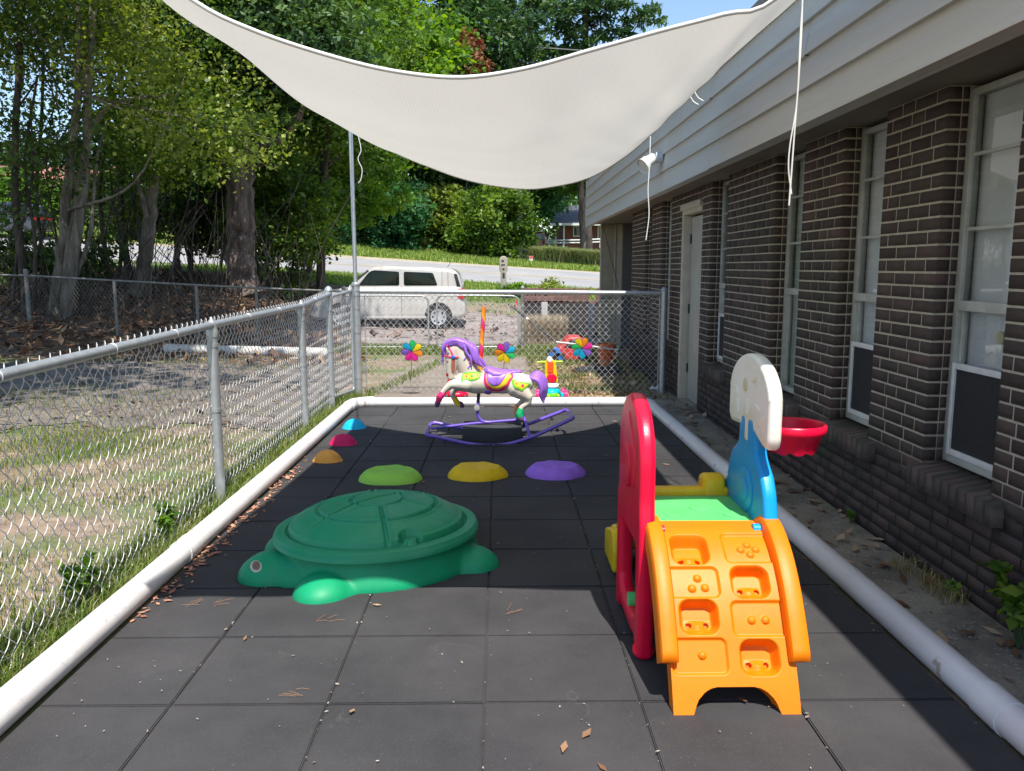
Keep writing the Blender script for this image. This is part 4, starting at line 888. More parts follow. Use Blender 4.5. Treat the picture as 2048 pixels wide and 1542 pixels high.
tube('pole_socket', [hp(757, 880), hp(750, 960)], .0145, M_blk, hz, 14); lathe('knob', [(.0001, -.03), (.02, -.03), (.024, -.02), (.024, .01), (.0001, .012)], mat('grey_knob', (.33, .32, .31), .5), hz, 16, hp(742, 1000, -.02), 'Y')
tube('rear_strut', [zp(1135, 1070, ym), zp(1160, 1130, 6.72), zp(1195, 1262, ya)], .013, M_rock, hz, 12); tube('rear_strut', [zp(1135, 1070, ym), zp(1150, 1110, 6.95), zp(1140, 1158, yb)], .013, M_rock, hz, 12)
for (x, y, Y_) in ((500, 1172, 7.05), (265, 0, 0), (470, 1285, ya), (1380, 1090, yb), (1428, 1185, ya)):
    if Y_: q = zp(x, y, Y_); boxes('stopper', [(q[0]-.014, q[0]+.014, q[1]-.012, q[1]+.012, q[2]-.022, q[2]+.002)], M_blk, hz, .004)
# black foam block under the rocker
bl = boxes('foam_block', [(-.315, .18, 6.66, 7.02, gz(6.8)+.016, gz(6.8)+.13)], mat('black_foam', (.028, .030, .033), .8, (.04, .042, .045), scale=6, bump=.2, bscale=200), None, .008)
tag(bl, 'black foam block under the rocking horse', 'block')
print('horse done')

# ================= CLIMBER WITH SLIDE AND HOOP =================
cz = gz(2.8)+.015
cl = thing('toddler_climber', 'plastic toddler climber with orange steps, red side, blue panel and basketball hoop', 'play climber', (.75, 2.9, cz))
M_orange = plastic('orange_plastic', (.80, .185, .0), .46, .04); M_red = plastic('red_plastic', (.80, .006, .045), .3, .04); M_blue = plastic('blue_plastic', (.006, .30, .72), .32, .04)
M_yellow = plastic('yellow_plastic', (.80, .52, .01), .36, .05); M_green = plastic('green_plastic_light', (.11, .56, .16), .45, .06); M_cream = mat('cream_plastic', (.76, .75, .67), .38, (.66, .63, .48), scale=9, bump=.04, bscale=200, contrast=(.5, .8))
prof = smooth_path([(2.90, .485), (2.80, .475), (2.715, .435), (2.635, .365), (2.565, .275), (2.505, .175), (2.455, .085), (2.415, 0.0)], 16)
sl = np.concatenate([[0], np.cumsum(np.linalg.norm(np.diff(prof, axis=0), axis=1))]); LT = sl[-1]
def pf(s):
    s = np.clip(s, 0, LT); y = np.interp(s, sl, prof[:, 0]); z = np.interp(s, sl, prof[:, 1]); e = .012
    ty = np.interp(np.clip(s+e, 0, LT), sl, prof[:, 0])-np.interp(np.clip(s-e, 0, LT), sl, prof[:, 0]); tz = np.interp(np.clip(s+e, 0, LT), sl, prof[:, 1])-np.interp(np.clip(s-e, 0, LT), sl, prof[:, 1]); n = np.hypot(ty, tz)
    return y, z+cz, -(-tz/n), -(ty/n)            # outward normal (toward the camera and up)
ss = np.linspace(0, LT, 400); yy_, zz_, ny_, nz_ = pf(ss)
if nz_[5] < 0: pass
rowpy = PROJ(np.column_stack([np.full(400, .75), yy_, zz_]))[1]
S_at = lambda py: float(np.interp(py, rowpy, ss))
def X_at(px, s):
    y, z, _, _ = pf(np.array([s])); q = D(px, 1000, float(y[0])); 
    lo, hi = -1., 3.
    for _ in range(40):
        m_ = (lo+hi)/2
        if PROJ(np.array([m_, y[0], z[0]]))[0] < px: lo = m_
        else: hi = m_
    return m_
NXc, NSc = 190, 330; xc = np.linspace(.548, .955, NXc); sc = np.linspace(0, LT, NSc); XX, SSg = np.meshgrid(xc, sc)
def rbox(cx0, cx1, s0, s1, rad, soft):
    cx, cs, hx_, hs_ = (cx0+cx1)/2, (s0+s1)/2, (cx1-cx0)/2, (s1-s0)/2
    dx, ds = np.abs(XX-cx)-(hx_-rad), np.abs(SSg-cs)-(hs_-rad); d = np.hypot(np.maximum(dx, 0), np.maximum(ds, 0))+np.minimum(np.maximum(dx, ds), 0)-rad
    t = np.clip(.5-d/soft, 0, 1); return t*t*(3-2*t)
H = np.zeros_like(XX); holes = np.zeros_like(XX, bool)
xm = .748
pockets = [(.598, .712, 1072, 1124), (.785, .898, 1136, 1192), (.598, .712, 1203, 1264), (.785, .898, 1284, 1347)]
for (a, b, p0, p1) in pockets:
    s0, s1 = S_at(p0), S_at(p1); H -= .052*rbox(a, b, s0, s1, .028, .022)
    # ledge bulge in the pocket floor
    H += .020*np.exp(-((XX-(a+b)/2)/.030)**2)*np.clip((SSg-(s0+(s1-s0)*.55))/.02, 0, 1)*rbox(a, b, s0, s1, .028, .01)
    for hx0 in (a+.028, b-.028):
        d = np.hypot(XX-hx0, SSg-(s1-.026)); holes |= d < .0085
panels = [(.775, .945, 1067, 1124, [(0, -.018), (-.026, .003), (.026, .002), (.003, .024)], (.86, 1096)), (.555, .735, 1134, 1194, [(0, -.02), (-.022, .016), (.022, .014)], (.665, 1166)),
          (.765, .945, 1203, 1272, [(-.023, 0), (.023, 0)], (.852, 1240)), (.555, .735, 1277, 1348, [(0, 0)], (.655, 1310))]
for (a, b, p0, p1, dots, (dx_, dp)) in panels:
    s0, s1 = S_at(p0), S_at(p1); sm = S_at(dp); H -= .010*rbox(a, b, s0, s1, .02, .010)
    for (u_, v_) in dots:
        d = np.hypot(XX-(dx_+u_), SSg-(sm+v_)); H += .011*np.sqrt(np.clip(1-(d/.0135)**2, 0, 1))
# groove along the centre of the ladder top
Y_, Z_, NY_, NZ_ = pf(SSg)
sgn = 1.0
N_y, N_z = -np.abs(NY_), np.abs(NZ_)
tap = 1.0
V1 = np.column_stack([XX.ravel(), (Y_+N_y*H).ravel(), (Z_+N_z*H).ravel()])
V2 = np.column_stack([XX.ravel(), (Y_-N_y*.062).ravel(), (Z_-N_z*.062).ravel()]); V2[:, 2] = np.maximum(V2[:, 2], cz+.0)
i, j = np.meshgrid(np.arange(NSc-1), np.arange(NXc-1), indexing='ij'); a = (i*NXc+j).ravel()
QF = np.stack([a, a+NXc, a+NXc+1, a+1], -1); fc_x = XX.ravel()[QF].mean(1); fc_s = SSg.ravel()[QF].mean(1)
s_arch = S_at(1374); ax0, ax1 = .612, .893
cx_, hw_ = (ax0+ax1)/2, (ax1-ax0)/2; tt_ = np.clip((fc_s-s_arch)/.055, 0, 1); wid = np.where(fc_s > s_arch, (hw_-.03)+.03*np.clip((fc_s-s_arch)/(LT-s_arch), 0, 1)-(.055*(1-np.sqrt(np.clip(1-(1-tt_)**2, 0, 1)))), -1)
keep = ~((np.abs(fc_x-cx_) < wid))
hf = holes.ravel()[QF].any(1)
F1 = QF[keep & ~hf]; F2 = QF[keep][:, ::-1]+len(V1)
def boundary(Fq):
    E = np.vstack([Fq[:, [0, 1]], Fq[:, [1, 2]], Fq[:, [2, 3]], Fq[:, [3, 0]]]); key = {}
    for e0, e1 in E.tolist(): key[(e0, e1)] = 1
    return [(a_, b_) for (a_, b_) in key if (b_, a_) not in key]
bd = boundary(QF[keep]); FS = np.array([(b_, a_, a_+len(V1), b_+len(V1)) for a_, b_ in bd])
bh = boundary(QF[keep & hf]); n0 = len(V1)*2; V3 = V1-np.column_stack([np.zeros(len(V1)), N_y.ravel()*.03, N_z.ravel()*.03])
FH = np.array([(a_, b_, b_+n0, a_+n0) for a_, b_ in bh]) if bh else np.zeros((0, 4), int)
me = np_mesh('climbing_face', np.vstack([V1, V2, V3]), np.vstack([F1, F2, FS, FH, QF[keep & hf]+n0]))
lad = link('climbing_face', me, M_orange, cl, True, 50)
# the raised side rails of the ladder
for (x0, x1) in ((.512, .572), (.932, .998)):
    s_end = S_at(1325); K = 48; s_ = np.linspace(-.0, s_end, K); y, z, ny, nz = pf(s_); ny, nz = -np.abs(ny), np.abs(nz); rise = .030*np.clip(s_/.05, 0, 1)+.012
    prf = [(x0, -.05), (x0, .6), (x0+.006, .92), (x0+.016, 1.0), ((x0+x1)/2, 1.02), (x1-.016, 1.0), (x1-.006, .92), (x1, .6), (x1, -.05), ((x0+x1)/2, -.05)]
    V = []
    for q in range(K):
        endf = min(1, (K-1-q)/3+.55)
        for (xx_, h_) in prf:
            hh = (-.045 if h_ < 0 else h_*rise[q]*endf); V.append((xx_, y[q]+ny[q]*hh, z[q]+nz[q]*hh))
    m_ = len(prf); Fs_ = []
    for q in range(K-1):
        for w_ in range(m_): w2 = (w_+1) % m_; Fs_.append((q*m_+w_, q*m_+w2, (q+1)*m_+w2, (q+1)*m_+w_))
    e0 = (K-1)*m_
    for w_ in range(1, m_//2):
        Fs_.append((e0+w_-1, e0+w_, e0+m_-1-w_, e0+m_-w_)); Fs_.append((w_, w_-1, m_-w_, m_-1-w_))
    o = link('side_rail', np_mesh('side_rail', np.array(V), np.array(Fs_)), M_orange, cl, True, 45)
    bv = o.modifiers.new('b', 'BEVEL'); bv.width = .006; bv.segments = 3; bv.limit_method = 'ANGLE'; bv.angle_limit = R(40)
# red side panel with leg opening
def arc(cx, cy, rx, ry, a0, a1, n=14): return [(cx+rx*math.cos(t), cy+ry*math.sin(t)) for t in np.linspace(R(a0), R(a1), n)]
Z0 = cz
outer = [(2.775, Z0), (2.86, Z0), (2.875, Z0+.05), (2.95, Z0+.035), (3.17, Z0+.035), (3.245, Z0+.05), (3.26, Z0), (3.345, Z0), (3.335, Z0+.50), (3.31, Z0+.53), (3.31, Z0+.70)]+arc(3.055, Z0+.70, .255, .235, 0, 180, 22)+[(2.80, Z0+.70), (2.80, Z0+.58), (2.785, Z0+.5)]
hole = rounded([(2.865, Z0+.13), (2.95, Z0+.10), (3.16, Z0+.10), (3.25, Z0+.13), (3.24, Z0+.40), (2.875, Z0+.40)], .035, 6)
plate('side_panel', [rounded(outer, .022, 4), hole], .058, .02, YZ(.520), M_red, cl, 5)
plate('panel_relief', [rounded([(2.90, Z0+.60), (3.21, Z0+.60), (3.22, Z0+.72), (3.06, Z0+.88), (2.89, Z0+.72)], .04, 6)], .012, .005, YZ(.492), M_red, cl)
plate('panel_relief', [arc(3.055, Z0+.66, .085, .085, 0, 345, 26)], .012, .005, YZ(.484), M_red, cl)
tube('peg', [(.54, 2.82, Z0+.475), (.585, 2.82, Z0+.475)], .018, M_red, cl, 14)
tube('foot', [(.52, 2.815, Z0+.03), (.52, 2.82, Z0+.02)], .04, M_red, cl, 16); tube('lower_rung', [(.50, 3.06, Z0+.115), (.95, 3.06, Z0+.115)], .030, M_green, cl, 16)
# platform and its yellow surround
plate('platform', [rounded([(.545, 2.86), (.945, 2.86), (.945, 3.27), (.545, 3.27)], .02)], .05, .008, XY(Z0+.452), M_green, cl)
for k in range(3): plate('platform_relief', [arc(.66+.12*k, 3.0+.08*(k % 2), .035+.01*k, .028+.008*k, 0, 350, 22)], .006, .0025, XY(Z0+.478), M_green, cl)
boxes('slide_lip', [(.545, .945, 3.272, 3.33, Z0+.40, Z0+.505)], M_yellow, cl, .016, 3)
plate('slide_shoulder', [[(3.27, Z0+.30), (3.45, Z0+.30), (3.42, Z0+.45), (3.38, Z0+.52)]+arc(3.33, Z0+.525, .05, .03, 20, 180, 8)+[(3.27, Z0+.49)]], .095, .02, YZ(.885), M_yellow, cl)
# slide going down beyond
sp2 = smooth_path([(3.33, .46), (3.40, .43), (3.52, .32), (3.66, .20), (3.78, .10), (3.88, .07), (3.93, .06)], 6); V, Fs_ = [], []
cs_ = [(.55, -.03), (.55, .075), (.57, .085), (.585, .07), (.595, .0), (.925, .0), (.935, .07), (.96, .085), (.99, .075), (.99, -.03)]
for (y, z) in sp2:
    for (x, h_) in cs_: V.append((x, y, z+Z0+h_))
for q in range(len(sp2)-1):
    for w_ in range(len(cs_)): w2 = (w_+1) % len(cs_); k = len(cs_); Fs_.append((q*k+w_, q*k+w2, (q+1)*k+w2, (q+1)*k+w_))
o = link('slide', np_mesh('slide', np.array(V), np.array(Fs_)), M_yellow, cl, True, 40); sdm = o.modifiers.new('s', 'SOLIDIFY'); sdm.thickness = .012
plate('slide_foot', [rounded([(3.62, Z0), (3.93, Z0), (3.93, Z0+.13), (3.85, Z0+.15), (3.68, Z0+.2), (3.62, Z0+.12)], .03)], .05, .014, YZ(.543), M_yellow, cl)
plate('slide_foot', [rounded([(3.72, Z0), (4.03, Z0), (4.03, Z0+.15), (3.95, Z0+.17), (3.78, Z0+.2), (3.72, Z0+.12)], .03)], .05, .014, YZ(.97), M_yellow, cl)
# blue panel, post, backboard, hoop
bo = [(2.79, Z0), (2.87, Z0), (2.90, Z0+.38), (3.20, Z0+.38), (3.23, Z0), (3.31, Z0), (3.34, Z0+.46), (3.35, Z0+.54), (3.31, Z0+.535), (3.285, Z0+.62), (3.25, Z0+.68), (3.19, Z0+.715), (3.16, Z0+.74), (3.16, Z0+.86), (2.96, Z0+.86), (2.96, Z0+.73), (2.93, Z0+.70), (2.87, Z0+.66), (2.83, Z0+.60), (2.80, Z0+.50), (2.76, Z0+.44)]
plate('side_panel', [rounded(bo, .02, 4)], .052, .016, YZ(.965), M_blue, cl, 5)
plate('panel_relief', [arc(3.05, Z0+.565, .10, .085, 0, 350, 28)], .010, .004, YZ(.938), M_blue, cl); plate('panel_relief', [arc(3.05, Z0+.565, .055, .045, 0, 350, 28)], .010, .004, YZ(.933), M_blue, cl)
tube('peg', [(.93, 2.83, Z0+.475), (.905, 2.83, Z0+.475)], .02, M_blue, cl, 14)
tube('screw', [(.992, 2.86, Z0+.50), (1.0, 2.86, Z0+.50)], .008, M_white, cl, 10)
bb = [(2.80, Z0+.80), (2.815, Z0+.765), (2.86, Z0+.765), (2.985, Z0+.805), (2.985, Z0+.83), (3.035, Z0+.83), (3.035, Z0+.745), (3.085, Z0+.745), (3.085, Z0+.83), (3.12, Z0+.83), (3.12, Z0+.80), (3.27, Z0+.79), (3.30, Z0+.82), (3.30, Z0+.95)]+arc(3.05, Z0+.93, .25, .155, 8, 172, 22)+[(2.80, Z0+.95)]
bk = plate('backboard', [rounded(bb, .012, 4)], .052, .018, YZ(.962), M_cream, cl, 5)
plate('board_relief', [arc(3.08, Z0+.965, .022, .026, 0, 350, 22)], .008, .003, YZ(.935), mat('tan_mark', (.60, .47, .25), .5, (.56, .54, .4), scale=30), bk)
for (y_, z_, a_) in ((3.19, .93, .5), (3.17, .875, 1.2), (2.97, 1.0, -.5), (2.93, .90, .3), (2.88, .86, -.8), (3.05, .885, 1.57)):
    c_, s_2 = math.cos(a_), math.sin(a_); plate('board_relief', [[(y_+c_*u_-s_2*v_, Z0+z_+s_2*u_+c_*v_) for u_, v_ in arc(0, 0, .03, .008, 0, 350, 16)]], .010, .004, YZ(.936), M_cream, bk)
hcx, hcy, hcz = 1.10, 3.03, Z0+.79
V, Fq = lathe_np([(.093, -.062), (.110, -.01), (.122, .0), (.128, .008), (.128, .030), (.122, .036), (.114, .030), (.106, -.01), (.088, -.062), (.093, -.062)], 56)
ang_ = np.arctan2(V[:, 1], V[:, 0]); V[:, 2] -= np.where(V[:, 2] < -.04, .012*np.abs(np.sin(ang_*5)), 0); V += np.array([hcx, hcy, hcz])
link('hoop', np_mesh('hoop', V, Fq), M_red, cl, True, 60); boxes('hoop_bracket', [(.985, 1.03, 2.97, 3.13, hcz-.05, hcz+.02)], M_red, cl, .01)
print('climber done')

# ================= SMALL TOYS, PINWHEELS, BUCKET =================
def wheel(nm, c, r, wd, m, par, hub=None, axis='X'):
    w = lathe(nm, [(.0001, -wd/2), (r*.75, -wd/2), (r*.93, -wd/2), (r, -wd/4), (r, wd/4), (r*.93, wd/2), (r*.75, wd/2), (.0001, wd/2)], m, par, 24, c, axis)
    if hub: lathe('hub', [(.0001, -wd/2-.004), (r*.35, -wd/2-.004), (r*.35, wd/2+.004), (.0001, wd/2+.004)], hub, w, 16, c, axis)
    return w
# scooter: place by picture (zoomed x 12.85 around 1040,700) at Y 9.08
sy = 9.08; q = lambda px, py, dy=0: tuple(D(px, py, sy+dy))
g0 = gz(sy)+.012; sc_ = 1640/9.2
sct = thing('ride_on_toy', 'multicoloured ride-on toy with lime handlebar behind the horse tail', 'ride-on toy', (D(1103, 798, sy).x, sy, g0))
M_lime = plastic('lime_plastic', (.42, .65, .03), .4); M_teal = plastic('teal_plastic', (.0, .48, .62), .35); M_wpl = plastic('white_plastic', (.78, .77, .80), .35); M_grnb = plastic('toy_green', (.12, .60, .02), .4); M_orr = plastic('orange_red', (.72, .10, .02), .35)
X_ = lambda px: D(px, 760, sy).x; Z_p = lambda py: D(1100, py, sy).z
fuse('body', [blob(X_(1102), sy, Z_p(786), .115, .14, .055, 0), blob(X_(1102), sy-.04, Z_p(782), .10, .13, .06, 0)], .006, M_teal, sct, 4)
fuse('front_panel', [blob(X_(1103), sy-.13, Z_p(787), .075, .05, .045, 0)], .005, M_grnb, sct, 3)
for k, (px_, py_) in enumerate(((1096, 788), (1115, 787))):
    fuse('headlight', [blob(X_(px_), sy-.172, Z_p(py_), .018, .012, .02, 0)], .003, M_lime, sct, 2)
fuse('seat', [blob(X_(1103), sy-.02, Z_p(770), .085, .12, .045, 0)], .005, M_wpl, sct, 4)
for s, px_ in ((-1, 1074), (1, 1131)):
    wheel('wheel', (X_(px_), sy-.09, g0+.052), .052, .04, M_pink, sct, M_wpl); wheel('wheel', (X_(px_)-s*.02, sy+.12, g0+.052), .052, .035, M_pink, sct, M_wpl)
boxes('axle_pod', [(X_(1079), X_(1086), sy-.12, sy-.05, g0+.03, g0+.075), (X_(1120), X_(1127), sy-.12, sy-.05, g0+.03, g0+.075)], M_teal, sct, .008)
st = [(X_(1088), Z_p(764)), (X_(1116), Z_p(764)), (X_(1113), Z_p(745)), (X_(1110), Z_p(722)), (X_(1105), Z_p(718)), (X_(1095), Z_p(718)), (X_(1089), Z_p(722)), (X_(1089), Z_p(745))]
plate('steering_column', [rounded(st, .012)], .06, .012, XZ(sy-.04), M_yellow, sct); plate('column_inset', [rounded([(X_(1094), Z_p(744)), (X_(1106), Z_p(744)), (X_(1106), Z_p(722)), (X_(1094), Z_p(722))], .012)], .02, .006, XZ(sy-.07), M_orr, sct)
tube('handlebar', [q(1074, 724.5, -.05), q(1100, 723.5, -.05), q(1125, 723.5, -.05)], .0125, M_lime, sct, 14)
lathe('horn', [(.0001, -.03), (.012, -.03), (.014, -.02), (.028, -.018), (.031, -.005), (.031, .02), (.0001, .02)], M_wpl, sct, 20, q(1099, 717.5, -.06), 'Y')
plate('red_cover', [rounded([(X_(1092), Z_p(754)), (X_(1094), Z_p(748)), (X_(1100), Z_p(745)), (X_(1107), Z_p(746)), (X_(1112), Z_p(750)), (X_(1113), Z_p(755)), (X_(1103), Z_p(766))], .008)], .03, .008, XZ(sy-.09), M_red, sct)
# red ride-on toy behind the horse's head
rt = thing('ride_on_toy', 'red ride-on toy with white seat half hidden by the horse head', 'ride-on toy', (D(912, 798, sy).x, sy, g0))
Xr = lambda px: D(px, 760, sy).x
fuse('body', [blob(Xr(914), sy, Z_p(790), .13, .15, .05, 0), blob(Xr(914), sy-.06, Z_p(786), .125, .1, .05, 0)], .006, M_red, rt, 3)
fuse('seat', [blob(Xr(915), sy, Z_p(765), .07, .10, .025, 0)], .005, M_wpl, rt, 3)
fuse('backrest', [limb_np([(Xr(893), sy, Z_p(785), .02), (Xr(896), sy, Z_p(770), .022), (Xr(899), sy, Z_p(758), .02)], 12), limb_np([(Xr(914), sy, Z_p(762), .022), (Xr(921), sy, Z_p(752), .024), (Xr(919), sy, Z_p(743), .014)], 12), limb_np([(Xr(899), sy, Z_p(762), .02), (Xr(920), sy, Z_p(760), .02)], 10)], .005, M_red, rt, 3)
fuse('crest', [limb_np([(Xr(909), sy-.02, Z_p(762), .024), (Xr(908), sy-.02, Z_p(752), .014), (Xr(907), sy-.02, Z_p(746), .004)], 12), limb_np([(Xr(914), sy-.02, Z_p(764), .02), (Xr(916), sy-.02, Z_p(752), .02)], 12)], .005, M_wpl, rt, 2)
fuse('flame_knob', [limb_np([(Xr(918), sy-.02, Z_p(735), .017), (Xr(918), sy-.02, Z_p(731), .012), (Xr(917), sy-.02, Z_p(727), .003)], 12)], .003, M_yel2, rt, 2)
for px_ in (894, 930): wheel('wheel', (Xr(px_), sy-.1, g0+.035), .035, .03, M_blk, rt)
# pinwheels stuck in front of the back fence
def pinwheel(px, py, Y, start, label, stem_to, cols=None, rs=21.5):
    c = D(px, py, Y); t = thing('pinwheel', label, 'pinwheel', (c.x, c.y, c.z), group='rainbow pinwheels by the back fence'); rr = rs/FPX*(Y+.1)
    cols_ = cols
    for k in range(7):
        a = start-k*2*math.pi/7
        ca, sa = math.cos(a), math.sin(a); n = 22; out = []
        for w_ in np.linspace(0, 2*math.pi, n, endpoint=False): u = .52-.48*math.cos(w_); v = .36*math.sin(w_)*(.30+.80*u); out.append((u*rr, v*rr))
        P = [(c.x+ca*u-sa*v, c.y+.006*math.sin(v/rr*9), c.z+sa*u+ca*v) for u, v in out]; cen = (c.x+ca*rr*.55, c.y-.012, c.z+sa*rr*.55)
        V = np.array([cen]+P+[(p_[0], p_[1]+.0015, p_[2]) for p_ in P]); Fs_ = [(0, 1+2*i_, 1+(2*i_+1) % n, 1+(2*i_+2) % n) for i_ in range(n//2)]
        pt = link('petal', np_mesh('petal', V[:n+1], np.array(Fs_)), cols_[k], t, True)
        tube('petal_rim', P+[P[0], P[1]], .0019, M_blk, pt, 5)
    lathe('hub', [(.0001, -.02), (.009, -.018), (.009, .006), (.0001, .008)], M_blk, t, 12, (c.x, c.y, c.z), 'Y')
    tube('stem', [(c.x, c.y+.012, c.z), tuple(D(stem_to[0], stem_to[1], Y+.02))], .0032, M_blk, t, 6)
def petalmat(nm, c_): return leafless(nm, c_)
def leafless(nm, c_):
    m = bpy.data.materials.new(nm); m.use_nodes = True; nt = m.node_tree; L = nt.links.new; p = nt.nodes['Principled BSDF']; p.inputs['Base Color'].default_value = (*c_, 1); p.inputs['Roughness'].default_value = .5
    t = nn(nt, 'ShaderNodeBsdfTranslucent'); t.inputs[0].default_value = (*[min(1, x*1.1) for x in c_], 1); mx = nn(nt, 'ShaderNodeMixShader'); mx.inputs[0].default_value = .5; L(p.outputs[0], mx.inputs[1]); L(t.outputs[0], mx.inputs[2]); L(mx.outputs[0], nt.nodes['Material Output'].inputs[0]); return m
PT = {k: leafless('petal_'+k, c_) for k, c_ in dict(green=(.03, .52, .13), yellow=(.85, .62, .01), orange=(.85, .25, .01), magenta=(.78, .02, .30), purple=(.26, .12, .55), blue=(.01, .42, .68)).items()}
seq = lambda s: [PT[k] for k in s.split()]
pinwheel(824, 702, 9.3, R(86), 'rainbow pinwheel to the left of the horse head', (821, 765), seq('green yellow orange magenta magenta purple blue'))
pinwheel(1010, 705, 9.3, R(78), 'rainbow pinwheel above the saddle', (1006, 752), seq('purple blue green yellow yellow orange magenta'))
pinwheel(1164, 696, 9.3, R(68), 'rainbow pinwheel right of the lime handlebar toy, near the orange bucket', (1158, 757), seq('orange magenta purple blue blue green yellow'))
# orange bucket
bx, by = D(1213, 740, 11.9).x, 11.9; bz = gz(by); rb = 19/FPX*12.1
bk = thing('bucket', 'orange plastic bucket standing by the brick wall', 'bucket', (bx, by, bz)); M_bkt = mat('orange_bucket', (.62, .12, .015), .42, (.50, .09, .015), scale=5)
hB = D(1213, 687, 11.9).z-bz
lathe('pail', [(.0001, 0), (rb*.78, 0), (rb*.84, hB*.5), (rb*.9, hB*.8), (rb*.97, hB*.8), (rb*.97, hB*.84), (rb*.91, hB*.85), (rb*.93, hB*.97), (rb*1.0, hB*.97), (rb*1.0, hB), (rb*.93, hB), (rb*.76, .02), (.0001, .02)], M_bkt, bk, 32, (bx, by, bz))
hd_ = [(bx+rb*1.02*math.cos(t), by-rb*.25-.05, bz+hB*.78-.14*math.sin(t)) for t in np.linspace(0, math.pi, 12)]; tube('handle', hd_, .004, M_wire, bk, 6)
lb = lathe('label_patch', [(rb*.795, hB*.12), (rb*.835, hB*.42)], mat('faded_label', (.52, .22, .12), .6, (.40, .10, .03), scale=30), bk, 32, (bx, by-.004, bz))
# black rubber blocks lying on the grass
for (p0, w_, h_, lab) in (((1178, 746), .42, .10, 'grey black rubber block on the grass'), ((1216, 750), .36, .13, 'black rubber lump below the orange bucket')):
    c = G(*p0); o = fuse('rubber_block', [blob(c.x, c.y, c.z+.02, w_/2, .16, h_*.8, .1), blob(c.x+.08, c.y+.03, c.z+.03, w_/3, .14, h_, .5), blob(c.x-.1, c.y, c.z+.02, w_/4, .12, h_*.8, .5)], .012, M_rub, None, 2); tag(o, lab, 'rubber block')
# overturned red toy car
c = D(1140, 700, 13.2); z0 = gz(13.2)
tc_o = thing('toy_car', 'red and blue toy ride-on car beyond the back fence', 'toy car', (c.x, 13.2, z0)); M_redf = mat('faded_red', (.52, .03, .03), .45, (.42, .07, .06), scale=6)
body_o = [(1100, 718), (1108, 700), (1120, 690), (1135, 671), (1160, 671), (1172, 690), (1176, 706), (1170, 720)]
pp = [(D(px_, py_, 13.2).x, D(px_, py_, 13.2).z) for px_, py_ in body_o]
plate('shell', [rounded(pp, .05)], .5, .04, XZ(13.2), M_redf, tc_o); pp = [(D(px_, py_, 13.2).x, D(px_, py_, 13.2).z) for px_, py_ in ((1126, 692), (1138, 677), (1156, 677), (1163, 692))]
plate('opening', [rounded(pp, .03)], .52, .01, XZ(13.2), M_blk, tc_o)
for px_, py_, r_ in ((1103, 708, .085), (1170, 708, .10), (1120, 716, .09)): wheel('wheel', tuple(D(px_, py_, 12.9)), r_, .06, M_blk, tc_o, M_blu, 'Y')
pp = [(D(px_, py_, 12.92).x, D(px_, py_, 12.92).z) for px_, py_ in ((1106, 696), (1116, 694), (1128, 716), (1116, 722))]; plate('blue_fender', [rounded(pp, .02)], .06, .01, XZ(12.9), M_blu, tc_o)
# leaning broom poles
t = tube('broom_pole', [D(1017, 608, 11.6), D(1062, 643, 11.4), D(1115, 686, 11.2)], .014, M_blk, None, 8); tag(t, 'black pole leaning across the gate end of the picket fence', 'pole')
tube('ferrule', [D(1052, 636, 11.43), D(1056, 639, 11.42)], .016, M_wire, t, 8)
t = tube('broom_pole', [D(1112, 684, 11.2), D(1165, 690, 11.2), D(1236, 700, 11.4)], .013, M_white, None, 8); tag(t, 'white rod lying level behind the rightmost pinwheel', 'pole')
t = fuse('crumpled_bag', [blob(*G(1312, 782), .06, .05, .05), blob(G(1312, 782).x+.03, G(1312, 782).y, G(1312, 782).z+.03, .03, .03, .06), blob(G(1312, 782).x-.04, G(1312, 782).y, G(1312, 782).z+.02, .03, .04, .04)], .008, M_wpl, None, 1); tag(t, 'crumpled white bag at the foot of the fence end post', 'bag')
print('toys done')
